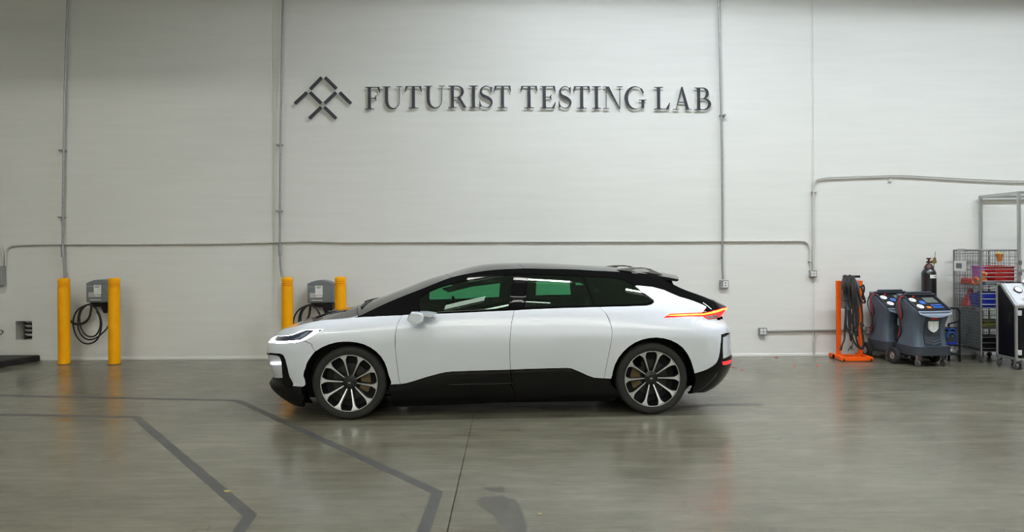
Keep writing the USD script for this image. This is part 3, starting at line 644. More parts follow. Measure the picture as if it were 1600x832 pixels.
BUMP = PZ([(0., .752), (.25, .755), (428, 537.2), (440, 537.5), (458, 537.2), (468, 535.6)] + BTOP + ARCH_F[3::-1] + [(456.2, 603.8), (452.6, 590), (449.2, 576), (445.8, 562.3), (442.6, 555.6), (438.3, 553.4), (425, 552.3), (.30, .648), (0., .650)])
def across_nose(p): return unary_union([p, affinity.scale(p, -1, 1, origin=(0, 0))]).buffer(1e-4)
def across_tail(p): return unary_union([p, affinity.scale(p, -1, 1, origin=(UM, 0))]).buffer(1e-4)
part(car, 'front_bumper', skin(across_nose(BUMP)), 'white_paint', smooth=40)
trim_in = [(442.3, 592.1), (441.4, 580), (440.5, 569.8), (439.2, 562), (437.0, 557.8), (432.3, 555.6), (424, 554.7), (.30, .628), (0., .628)]
CTRIM = PZ([(0., .649), (.30, .647), (425, 552.5), (438.3, 553.6), (442.6, 555.8), (445.8, 562.5), (449.2, 576.2), (452.6, 590.2), (456.2, 604), (458, 609), (442.5, 600)] + trim_in)
part(car, 'bumper_trim', skin(across_nose(CTRIM), off=.006), 'black_gloss', smooth=40)
INS = PZ([(0., .627), (.30, .627), (424, 555), (432.3, 556), (437.0, 558.2), (439.2, 562.4), (440.4, 570), (441.2, 580), (442.1, 591.5), (428.6, 591.4), (.33, .378), (0., .378)])
part(car, 'bumper_insert', skin(across_nose(INS), off=-.006), 'white_paint', smooth=40)
DRL = PZ([(422.6, 566.6), (439.0, 566.4), (439.4, 569.6), (423.2, 569.8)])
both('daytime_lamp', DRL, 'lamp_white', off=.004, gap=0, label='thin lit white lamp strip low in the front bumper')
SPL = PZ([(0., .377), (.33, .377), (428.6, 591.8), (442.1, 592), (442.6, 600.5), (458, 609.3), (456.4, 604.3), (473.1, 605.2), (476.3, 621), (az2u(-.50, .115), .112), (.9, .112), (.6, .112), (0., .112)])
part(car, 'front_splitter', skin(across_nose(SPL), off=.002, depth=.03), 'black_plastic', smooth=40)
# headlamps
hl = both('headlamp', HLP, 'lens_dark', off=-.004, gap=0, depth=.03, label='slim headlamp with lit white surround')
LENS = PZ([(429, 530.8), (433.2, 525.7), (443, 525.9), (456, 524.5), (467, 520.5), (478, 516.7), (488, 516.4), (490, 517.6), (485, 521.2), (477.8, 526.6), (469.8, 531), (450, 532.8), (433, 533)])
TIP = PZ([(499.2, 515.6), (504.6, 515.4), (499.2, 518.3), (496.5, 517.6)])
both('lamp_surround', HLP.difference(LENS).difference(TIP), 'lamp_white', off=.001, gap=.001, sub=hl)
PROJ = PZ([(455, 530.6), (468, 526.6), (471, 523.5), (478, 519.6), (484, 518.8), (480, 522.6), (474, 527), (468.5, 529.4)])
both('lamp_lens', LENS.difference(PROJ), 'lens_dark', off=.000, gap=.001, sub=hl)
both('projector_lens', PROJ, 'machine_light', off=.001, gap=.001, sub=hl)
# fenders, doors, quarter panels
FEND = PZ([(0., .756), (.25, .759)] + HL_B[::-1] + [(476, 532.6)] + BTOP + ARCH_F[4:] + [(610.6, 601.6)] + CUT1[::-1] + BELT[3::-1] + [(1.9, 1.5), (0., 1.5)])
FEND = FEND.intersection(ZEDGE).difference(HLP.buffer(.001))
FEND = max(getattr(FEND, 'geoms', [FEND]), key=lambda g: g.area)
part(car, 'front_fender', skin(FEND), 'white_paint', smooth=40); part(car, 'front_fender', mirror(skin(FEND)), 'white_paint', smooth=40)
both('front_door', PZ(CUT1 + BOT1[1:] + CUT2[-2::-1] + BELT[7:3:-1]), 'white_paint')
both('rear_door', PZ(CUT2 + BOT2[1:] + CUT3[-2::-1] + BELT[10:8:-1]), 'white_paint')
QTR = PZ(CUT3 + [(953.3, 592.5)] + ARCH_R + [(1092, 582.3), (1105.5, 577.6), (1114, 572.5), (1119.8, 567.2), (1123, 560), (1124.8, 550.7), (1126.2, 537), (1127.2, 523.4), (1134, 521.2)] + [(6.25, .815), (UM, .815), (UM, .985), (6.3, .985), (1124, 496.8), (1106.4, 499.4), (1097.9, 494.4), (1079, 494.4), (1060, 495.4), (1043.6, 496.5), (1037.4, 496.7), (1046.3, 491.3), (1066, 490.1), (1096.5, 489.1)] + CQ[-2::-1] + BELT[:10:-1])
part(car, 'rear_quarter_panel', skin(QTR), 'white_paint', smooth=40); part(car, 'rear_quarter_panel', mirror(skin(QTR)), 'white_paint', smooth=40)
# sills
SILL1 = PZ([(610.6, 601.8)] + BOT1 + [(798.2, 590), (798.6, 600), (799, 629), (720, 633), (613, 637), (610, 615)])
SILL2 = PZ(BOT2 + [(953, 592.9), (957, 604), (959, 627), (880, 628), (799.2, 629), (798.8, 600), (798.4, 590)])
both('side_sill', SILL1, 'black_gloss', depth=.03); both('side_sill', SILL2, 'black_gloss', depth=.03)
def bead(pts, r=.005):
    q = np.array(UZ(pts)); u_ = np.linspace(0, 1, 40); d_ = np.r_[0, np.cumsum(np.hypot(*np.diff(q, axis=0).T))]; d_ /= d_[-1]
    return tube(S(np.interp(u_, d_, q[:, 0]), np.interp(u_, d_, q[:, 1])), r, 10)
for pts in ([(660, 596.2), (690, 588.0), (710, 585.0), (750, 583.8), (797.4, 582.4)], [(799.2, 582.2), (840, 580.8), (884, 579.4), (893, 580.8), (912, 589)], [(700, 601.6), (750, 600.6), (800, 599.6)]):
    m = bead(pts); part(car, 'sill_ridge', m, 'black_gloss', smooth=60); part(car, 'sill_ridge', mirror(m), 'black_gloss', smooth=60)
# tail: black lower bumper, insert, reflector, lamps
RTRIM = PZ([(1127.2, 523.4), (1126.2, 537), (1124.9, 550.9), (1123.1, 560.2), (1119.9, 567.5), (1114, 572.9), (1105.5, 578), (1092, 582.7), (1085, 584.9), (1086, 598), (1082, 606), (1080, 613.5)] + [(6.1, .17), (UM, .17), (UM, .565), (6.25, .565), (1141, 556.6), (1129.4, 561.8), (1128.9, 545), (1129.3, 527.4), (1138, 522.2), (6.25, .795), (UM, .795), (UM, .814), (6.25, .814), (1134, 521.6)])
part(car, 'rear_bumper_trim', skin(across_tail(RTRIM), off=.004, depth=.02), 'black_gloss', smooth=40)
RINS = PZ([(1129.6, 527.6), (1138, 522.7)] + [(6.25, .793), (UM, .793), (UM, .567), (6.25, .567), (1141, 556.3), (1129.7, 561.3), (1129.2, 545)])
part(car, 'rear_insert', skin(across_tail(RINS), off=-.003), 'white_paint', smooth=40)
both('rear_reflector', PZ([(1128.4, 565.4), (1135, 564.6), (1141.4, 562.4), (1140.6, 567.4), (1134, 570), (1128.6, 570.4)]), 'lamp_red', off=.008, gap=0, label='small red reflector low on the rear bumper')
TLP = PZ([(1037.7, 496.5), (1046.3, 491.5), (1066, 490.3), (1097.9, 489.3), (1108, 487.4), (1119, 484.4), (1128, 481.6)] + [(6.3, 1.105), (UM, 1.10), (UM, .99), (6.3, .988), (1124, 496.4), (1106.4, 499.2), (1097.9, 494.2), (1079, 494.2), (1060, 495.2), (1043.6, 496.3)])
tl = part(car, 'tail_lamp', skin(across_tail(TLP), depth=.03), 'lamp_red', smooth=40, label='lit red tail lamp wrapping round the rear')
AMB = PZ([(1042.5, 494), (1047, 492.3), (1066, 491.2), (1097.9, 490.3), (1108, 488.4), (1119, 485.6), (1128, 482.7), (6.3, 1.09), (6.3, 1.06), (1130, 484.8), (1119, 488.8), (1108, 491.3), (1097.9, 493), (1079, 493.2), (1060, 494.2)])
GRY = PZ([(1101, 494.6), (1119.5, 491.8), (1123.5, 495.8), (1106.6, 498.8)])
for p, mt, lb in ((AMB, 'lamp_amber', 'amber strip'), (GRY, 'lens_grey', 'smoky lower lens')):
    m = skin(p, off=.003, gap=.0005); part(tl, 'lamp_strip' if mt == 'lamp_amber' else 'lamp_lens', m, mt, label=lb); part(tl, 'lamp_strip' if mt == 'lamp_amber' else 'lamp_lens', mirror(m), mt, label=lb)
# greenhouse: panes, pillars, black surround
WF = PZ([(656, 487.2), (655, 478), (658, 465), (672, 455.4), (686, 449.6), (700, 445.4), (718, 440.8), (736, 437.4), (760, 433.4), (780, 431.2), (803, 429.8), (793.5, 481.6), (740, 484.6)])
WP = PZ([(805.5, 429.8), (824, 429.4), (818, 480.4), (796.2, 481.6)])
WR = PZ([(826, 429.6), (860, 430), (885, 431), (909.5, 432.4), (927, 477.2), (880, 477.6), (820.3, 480.2)])
WQ = PZ([(913, 432.6), (940, 433.4), (962, 435), (976, 438.6), (990, 445.4), (1003, 458), (1016, 469), (1017.6, 471.6), (1012, 473.6), (980, 475.4), (930.6, 477)])
GH = Polygon(UZ(BELT + CQ + [(1108, 487), (1119, 484.2), (1128, 481.4)]) + [(6.3, 1.106), (UM, 1.102), (UM, 1.8), (px2uz(531, 498.2)[0], 1.8)]).buffer(0).intersection(ZEDGE)
GH = max(getattr(GH, 'geoms', [GH]), key=lambda g: g.area)
FRM = GH.difference(unary_union([w.buffer(.002) for w in (WF, WP, WR, WQ)]))
both('window_surround', FRM, 'black_gloss', depth=.02, gap=.001)
def pane(w):
    """a drawn glass pane: the body surface under the window evened out to one smooth curve"""
    m = skin(w, off=-.004, depth=.004, gap=.0005); q = m.v; f = lambda a, z: np.stack([np.ones_like(a), a, z, a*a, a*z, z*z], 1)
    c = np.linalg.lstsq(f(q[:, 0], q[:, 2]), q[:, 1], rcond=None)[0]; fit = f(q[:, 0], q[:, 2])@c
    n = np.stack([c[1]+2*c[3]*q[:, 0]+c[4]*q[:, 2], -np.ones(len(q)), c[2]+c[4]*q[:, 0]+2*c[5]*q[:, 2]], 1); n /= np.linalg.norm(n, axis=1, keepdims=True)
    s_ = np.sign((n*m.nrm).sum(1)); face = np.abs((n*m.nrm).sum(1)) > .7
    th = np.where((m.nrm[:, 1] > .3), .002, -.002)
    return Skin(np.c_[q[:, 0], fit+th, q[:, 2]], m.f, np.where(face[:, None], n*s_[:, None], m.nrm))
for w in (WF, WR, WQ):
    m = pane(w); part(car, 'side_window', m, 'tinted_glass'); part(car, 'side_window', mirror(m), 'tinted_glass')
both('door_pillar', WP, 'black_gloss', off=.001, gap=.001)
BRIGHT = PZ([(665, 490.2), (760, 486), (803, 483.9), (936, 478.7), (1008, 476.4), (1018, 473.6), (1008, 474.9), (936, 477.4), (803, 482.5), (760, 484.8), (665, 489.4)])
both('belt_moulding', BRIGHT, 'black_gloss', off=.005, gap=0, depth=.006)

# --- top: bonnet, windscreen, roof, rear glass
def top(a0, a1, v0=-1., v1=1., gap=.002): return Polygon([(u, VW*v0) for u in np.linspace(a2u(a0), a2u(a1), 24)] + [(u, VW*v1) for u in np.linspace(a2u(a1), a2u(a0), 24)])
BON = top(-.60, .085, -.965, .965)
part(car, 'bonnet_surround', skin(Polygon([(.01, -VW), (a2u(.085), -VW), (a2u(.085), VW), (.01, VW)]).difference(BON), fn=T, bstep=.02), 'white_paint', smooth=40)
VN = [Polygon([(a2u(-.22), s*.30), (a2u(-.05), s*.36), (a2u(-.03), s*.30), (a2u(-.20), s*.25)]) for s in (-1, 1)]
bon = part(car, 'bonnet', skin(BON.difference(unary_union(VN)), fn=T, bstep=.02), 'black_gloss', smooth=40, label='glossy black bonnet centre')
for v in VN: part(bon, 'bonnet_vent', skin(v, fn=T, off=-.012, gap=0), 'black_plastic')
part(car, 'windscreen', skin(top(.085, 1.07), fn=T, bstep=.025, step=.07), 'roof_glass', smooth=40)
part(car, 'roof_panel', skin(top(1.07, 1.86), fn=T, bstep=.025, step=.07), 'black_gloss', smooth=40); part(car, 'roof_panel', skin(top(1.86, 3.25), fn=T, bstep=.025, step=.07), 'black_gloss', smooth=40)
part(car, 'rear_glass', skin(top(3.25, 4.02), fn=T, bstep=.025, step=.07), 'roof_glass', smooth=40)
part(car, 'tailgate_lip', skin(Polygon([(a2u(4.02), -VW), (UM-.01, -VW), (UM-.01, VW), (a2u(4.02), VW)]), fn=T, bstep=.02, depth=.03), 'black_gloss', smooth=40)
for w0, w1 in ((-.62, -.02), (.05, .60)):
    ww = np.linspace(w0, w1, 16); pts = T(a2u(.13)+.10*(ww-w0), VW*ww); pts[:, 2] += .012
    part(car, 'wiper', tube(pts, .009, 6), 'black_plastic')
# spoiler with two raised fins
sp_st = [(3.10, .60, 1.505, .02), (3.22, .635, 1.492, .030), (3.34, .655, 1.472, .036), (3.45, .665, 1.452, .036), (3.55, .665, 1.432, .026), (3.575, .66, 1.428, .012)]
rings = []
for a_, hb, z_, th in sp_st:
    bb = np.linspace(-hb, hb, 25); cr_ = .032*(1-(bb/hb)**2)
    rings.append(np.vstack([np.c_[np.full(25, a_+.10*(1-(bb/hb)**2)), bb, z_+cr_], np.c_[np.full(25, a_+.10*(1-(bb/hb)**2)), bb, z_+cr_-th][::-1]]))
def ringloft(rings):
    V = np.array(rings); m_, k_ = V.shape[:2]; v = V.reshape(-1, 3); f = []
    for i in range(m_-1):
        for j in range(k_):
            p, q = i*k_+j, i*k_+(j+1) % k_; f += [[p, q, q+k_], [p, q+k_, p+k_]]
    v = np.vstack([v, V[0].mean(0), V[-1].mean(0)])
    for j in range(k_): f.append([len(v)-2, (j+1) % k_, j]); f.append([len(v)-1, (m_-1)*k_+j, (m_-1)*k_+(j+1) % k_])
    m = trimesh.Trimesh(v, np.array(f), process=False)
    if m.volume < 0: m.invert()
    return m
spo = part(car, 'rear_spoiler', ringloft(rings), 'black_gloss', smooth=35)
for s in (-1, 1):
    fin = Polygon([(2.86, 1.52), (2.95, 1.548), (3.07, 1.562), (3.20, 1.560), (3.29, 1.545), (3.36, 1.51), (3.43, 1.478), (3.40, 1.46), (3.1, 1.48), (2.9, 1.51)])
    hole_ = Polygon([(3.07, 1.525), (3.13, 1.545), (3.235, 1.542), (3.30, 1.512), (3.15, 1.508)])
    m = prism(fin.difference(hole_), .06, 'y', 0); m.vertices[:, 1] += -.03
    v = m.vertices; v[:, 1] *= np.interp(v[:, 2], [1.46, 1.56], [1.3, .55]); m.vertices = v
    part(car, 'roof_fin', moved(m, (0, s*.50, 0)), 'black_gloss', smooth=25)
    part(car, 'spoiler_support', hull([(3.26, s*.58, 1.46), (3.50, s*.60, 1.42), (3.26, s*.62, 1.46), (3.50, s*.635, 1.42), (3.34, s*.62, 1.40), (3.52, s*.62, 1.365), (3.34, s*.66, 1.40), (3.52, s*.66, 1.365)]), 'black_gloss')
# door mirrors
def mir(poly, b0, b1, tap=.82):
    P_ = np.array([at_b(*p, -1.12)[[0, 2]] for p in poly]); c = P_.mean(0); o = []
    for b_, k in ((b0, tap), (b0+(b1-b0)*.25, 1), (b0+(b1-b0)*.8, 1), (b1, tap)):
        for q in P_: o.append([c[0]+(q[0]-c[0])*k, b_, c[1]+(q[1]-c[1])*k])
    return hull(o)
mh = mir([(643, 487.6), (652, 487.4), (661, 489.4), (663, 494), (661.4, 502.4), (652, 507.2), (645, 506.4), (635.8, 500.4), (638.6, 493)], -1.20, -1.03)
ma = mir([(655, 488.2), (668, 488.8), (681.4, 490.8), (680.8, 495.2), (670, 495.8), (663, 493), (655, 493)], -1.17, -.90)
for f_ in (lambda m: m, mirror):
    k = part(car, 'door_mirror', f_(mh), 'white_paint', smooth=35); part(k, 'mirror_arm', f_(ma), 'white_paint', smooth=35)

# --- dark inner shell behind the panel gaps, wheel wells, floor pan, cabin
def circ(a0, r): 
    t = np.linspace(0, 2*PI, 60); return Polygon([(az2u(a0+r*math.cos(x), min(max(.378+r*math.sin(x), .1), 1.6)), .378+r*math.sin(x)) for x in t]).buffer(0)
ARCHES = unary_union([circ(0, .47), circ(3.2, .47), sbox(az2u(-.44, .3), -1, az2u(.44, .3), .378), sbox(az2u(2.76, .3), -1, az2u(3.64, .3), .378)])
SHELL = Polygon([(.0, .14), (UM, .18), (UM, 1.05), (az2u(3.4, 1.05), 1.10), (az2u(1., 1.05), 1.06), (az2u(.2, 1.03), 1.0), (az2u(-.3, 1.0), .98), (.6, .80), (0, .74)]).difference(ARCHES)
both('inner_shell', SHELL, 'dark_cabin', off=-.022, depth=.02, gap=0, step=.08, bstep=.03)
for a0 in (0., 3.2):
    for s in (-1, 1):
        an_ = np.linspace(-.08, PI+.08, 30); rr = .475
        o = [[(a0+rr*math.cos(x), s*b_, .378+rr*math.sin(x)) for b_ in (.93, .62)] for x in an_]; o = np.array(o).reshape(-1, 3); f = []
        for i in range(29): f += [[2*i, 2*i+1, 2*i+3], [2*i, 2*i+3, 2*i+2]]
        o2 = o.copy(); o2 -= (o2-[a0, 0, .378])*[.02, 0, .02]; n_ = len(o); f = np.array(f)
        liner = trimesh.Trimesh(np.vstack([o, o2]), np.vstack([f, f[:, ::-1]+n_]), process=False)
        disc = prism(Polygon([(a0+.47*math.cos(x), max(.378+.47*math.sin(x), .2)) for x in np.linspace(0, 2*PI, 40)]), .02, 'y', s*.63-.01)
        part(car, 'wheel_liner', cat(liner, disc), 'black_plastic', smooth=40)
part(car, 'floor_pan', cat(bx((.47, -.80, .115), (2.73, .80, .27), .02), bx((-.80, -.60, .16), (.47, .60, .40), .05), bx((2.73, -.60, .17), (3.72, .60, .45), .05)), 'black_plastic')
part(car, 'cabin_floor', bx((.5, -.80, .27), (3.7, .80, .36), .01), 'dark_cabin')
part(car, 'dashboard', cat(hull([(.42, -.80, .95), (.42, .80, .95), (.95, -.80, .98), (.95, .80, .98), (.62, -.80, 1.07), (.62, .80, 1.07), (.86, -.80, 1.05), (.86, .80, 1.05), (.9, -.8, .8), (.9, .8, .8), (.5, -.8, .6), (.5, .8, .6)]), bx((.93, -.20, .93), (.95, .12, 1.10), .01)), 'dark_cabin')
tor = trimesh.creation.torus(.175, .016, major_sections=32, minor_sections=8); tor.apply_transform(trimesh.transformations.rotation_matrix(PI/2-.35, [0, 1, 0])); tor.apply_translation((1.10, .40, 1.02))
part(car, 'steering_wheel', cat(tor, cyl((1.10, .40, 1.02), (.9, .40, .95), .03, 12), moved(bx((-.02, -.17, -.02), (.02, .17, .02)), (1.10, .40, 1.02))), 'seat_leather')
def seat(a0, b0, w=.27, top=1.30, lean=.30, hr=.16):
    t = part(car, 'seat', cat(hull([(a0+i*.25, b0+j*w, z_) for i in (-1, 1) for j in (-1, 1) for z_ in (.50, .62)] + [(a0+i*.22, b0+j*(w-.04), .66) for i in (-1, 1) for j in (-1, 1)]),
        hull([(a0+.16, b0-w, .60), (a0+.16, b0+w, .60), (a0+.34, b0-w, .60), (a0+.34, b0+w, .60), (a0+.14+lean, b0-w+.05, top), (a0+.14+lean, b0+w-.05, top), (a0+.26+lean, b0-w+.05, top-.02), (a0+.26+lean, b0+w-.05, top-.02)]), bx((a0-.2, b0-.2, .35), (a0+.2, b0+.2, .51), .02)), 'seat_leather')
    c = a0+.21+lean
    part(t, 'headrest', hull([(c+i*.055, b0+j*.14, z_) for i in (-1, 1) for j in (-1, 1) for z_ in (top+.01, top+hr-.03)] + [(c+.01+i*.035, b0+j*.11, z_) for i in (-1, 1) for j in (-1, 1) for z_ in (top-.01, top+hr)]), 'seat_leather')
for b_ in (-.42, .42): seat(1.40, b_, top=1.30); seat(2.34, b_, .30, 1.30, .36, .15)
for s in (-1, 1): part(car, 'door_trim', hull([(a_, s*b_, z_) for a_, b_, z_ in ((.6, .875, 1.08), (3.1, .86, 1.13), (.6, .80, 1.09), (3.1, .76, 1.16), (.6, .84, .5), (3.1, .84, .5), (.6, .88, .5), (3.1, .88, .5))]), 'dark_cabin')
both('pillar_trim', PZ([(790, 429), (838, 429), (836, 484), (786, 485)]).intersection(ZEDGE), 'dark_cabin', off=-.045, depth=.03, gap=0)
LIN = PZ([(913, 430), (945, 431), (985, 437), (1016, 460), (1018, 476), (924, 480)]).difference(PZ([(925.5, 441), (947, 453), (930, 454)]))
both('quarter_lining', LIN, 'dark_cabin', off=-.05, depth=.02, gap=0)
both('head_lining', PZ([(690, 446.5), (736, 435), (790, 428), (862, 427.5), (915, 430), (914, 436.5), (862, 434.5), (790, 436), (736, 443), (700, 452)]), 'dark_cabin', off=-.06, depth=.02, gap=0)
part(car, 'parcel_shelf', bx((2.95, -.72, 1.08), (3.8, .72, 1.11), .01), 'dark_cabin')
part(car, 'rear_mirror', cat(bx((.98, -.11, 1.36), (1.0, .11, 1.42), .008), cyl((.99, 0, 1.42), (1.0, 0, 1.475), .01, 8)), 'black_plastic')
# --- wheels
def wheel(a0, s, rot):
    fr = lambda m: moved(m if s < 0 else moved(m, rz=PI), (a0, s*TY, .383))          # wheel axis along b, outer face towards -b
    ax = lambda m: moved(m, rx=PI/2)                                                  # lathe z -> -b ; so depth is -z
    tyre = lathe([(.299, -.012), (.302, -.004), (.318, .004), (.345, .006), (.362, -.002), (.375, -.014), (.381, -.030), (.3835, -.055), (.3835, -.20), (.380, -.235), (.37, -.255), (.34, -.268), (.305, -.26), (.299, -.25), (.297, -.13)] + [(.299, -.012)], 72)
    rim = lathe([(.301, -.012), (.3005, -.004), (.296, -.002), (.289, -.004), (.2865, -.012), (.284, -.035), (.280, -.06), (.272, -.12), (.272, -.22), (.300, -.25), (.301, -.012)], 72)
    w = part(car, 'wheel', fr(ax(rim)), 'dark_alloy', smooth=35)
    part(w, 'tyre', fr(ax(tyre)), 'tyre_rubber', smooth=35)
    lip = lathe([(.2975, -.006), (.2965, .0), (.291, .0), (.288, -.004), (.288, -.012), (.2975, -.012), (.2975, -.006)], 72)
    part(w, 'rim_lip', fr(ax(lip)), 'machined_alloy', smooth=35)
    yy = lambda r: .006 + .052*(np.clip(.285-r, 0, 1)/.22)**1.25
    rs = np.array([.062, .10, .14, .18, .21, .230, .244, .257, .268, .278, .2885]); hw = np.array([.0040, .0052, .0064, .0078, .0092, .0108, .0135, .0185, .0250, .0320, .0400])
    def strip(rs, lo, hi, y0, y1):
        V, f = [], []
        for r, l, h, p, q in zip(rs, lo, hi, y0, y1):
            for t, y in ((l, p), (h, p), (h, q), (l, q)): V.append((math.sqrt(max(r*r-t*t, 0)), y, t))
        n = len(rs)
        for i in range(n-1):
            for j in range(4):
                a_, b_ = 4*i+j, 4*i+(j+1) % 4; f += [[a_, b_, b_+4], [a_, b_+4, a_+4]]
        f += [[0, 1, 2], [0, 2, 3], [4*n-4, 4*n-2, 4*n-3], [4*n-4, 4*n-1, 4*n-2]]
        m = trimesh.Trimesh(np.array(V), np.array(f), process=False)
        if m.volume < 0: m.invert()
        return m
    for k in range(10):
        th = rot + k*2*PI/10; m = strip(rs, -hw*.92, hw*1.08, yy(rs), yy(rs)+.006)
        body = strip(rs, -hw*.92-.002, hw*1.05+.006+.004*np.sin((rs-.06)/.23*PI), yy(rs)+.0065, yy(rs)+.055)
        # direction: x -> along -(front/back), z up
        sp_ = part(w, 'spoke', fr(moved(m, ry=-th)), 'machined_alloy', smooth=25); part(w, 'spoke_flank', fr(moved(body, ry=-th)), 'dark_alloy', smooth=25)
    part(w, 'hub', fr(ax(lathe([(0, -.04), (.040, -.04), (.046, -.046), (.072, -.056), (.080, -.066), (.080, -.13), (0, -.13)], 40))), 'dark_alloy', smooth=35)
    cap = [prism([(-.016+i*.016, .0), (-.010+i*.016, .010), (-.004+i*.016, 0), (-.006+i*.016, -.003), (-.010+i*.016, .004), (-.014+i*.016, -.003)], .002, 'y', .037) for i in (0, 1)] + [prism([(-.014, -.004), (.010, -.004), (.008, -.009), (-.012, -.009)], .002, 'y', .037)]
    part(w, 'hub_emblem', fr(cat(*cap)), 'machined_alloy', smooth=False)
    for k in range(5):
        t = PI/2 + k*2*PI/5; part(w, 'wheel_nut', fr(cyl((.058*math.cos(t), .062, .058*math.sin(t)), (.058*math.cos(t), .044, .058*math.sin(t)), .008, 6)), 'dark_alloy')
    part(w, 'brake_disc', fr(ax(lathe([(.07, -.13), (.19, -.13), (.192, -.135), (.192, -.155), (.07, -.155)], 40))), 'brake_steel', smooth=35)
    an_ = np.linspace(-.55, .55, 12) + (0.0 if a0 == 0 else PI)
    cpoly = Polygon([(.205*math.cos(x), .205*math.sin(x)) for x in an_] + [(.12*math.cos(x), .12*math.sin(x)) for x in an_[::-1]])
    part(w, 'brake_caliper', fr(prism(cpoly.buffer(.008), .07, 'y', .112)), 'bronze', smooth=30)
    part(w, 'wheel_back', fr(ax(lathe([(0, -.16), (.27, -.16), (.27, -.175), (0, -.175)], 32))), 'black_plastic')
for a0, rot in ((0., -7*PI/180), (3.2, 1*PI/180)):
    for s in (-1, 1): wheel(a0, s, rot)

# ================================================================== BOLLARDS AND CHARGERS
def bollard_parts(t):
    r = .087; H = 1.352
    prof = [(0, 0), (r, 0), (r, H-.145)]
    for k in range(3):
        z = H-.145+k*.030; prof += [(r, z), (r-.009, z+.003), (r-.009, z+.011), (r, z+.014)]
    prof += [(r, H-.045), (r*.97, H-.025), (r*.86, H-.010), (r*.6, H-.002), (0, H)]
    part(t, 'sleeve', lathe(prof, 40), 'bollard_yellow', smooth=25)
    part(t, 'foot_sealant', lathe([(0, 0), (r+.012, 0), (r+.002, .010), (0, .010)], 32), 'joint_dark', smooth=25)
BL = [('leftmost yellow bollard left of the charger with the coiled cable', 95.2, 570.8), ('yellow bollard partly covering the left wall charger', 174.3, 570.8), ('yellow bollard beside the panel joint behind the car nose', 446.8, 569.6), ('yellow bollard partly hidden by the car bonnet', 530.7, 569.4)]
b0 = None
for lab, px, py in BL:
    p = at_z(px, py); p[1] += .087
    if b0 is None: b0 = thing('bollard', lab, 'bollard', (p[0], p[1], 0), group='yellow bollards along the wall'); bollard_parts(b0)
    else: dup(b0, 'bollard', lab, (p[0], p[1], 0))
CY0 = WALL-.24                                     # front of the charger
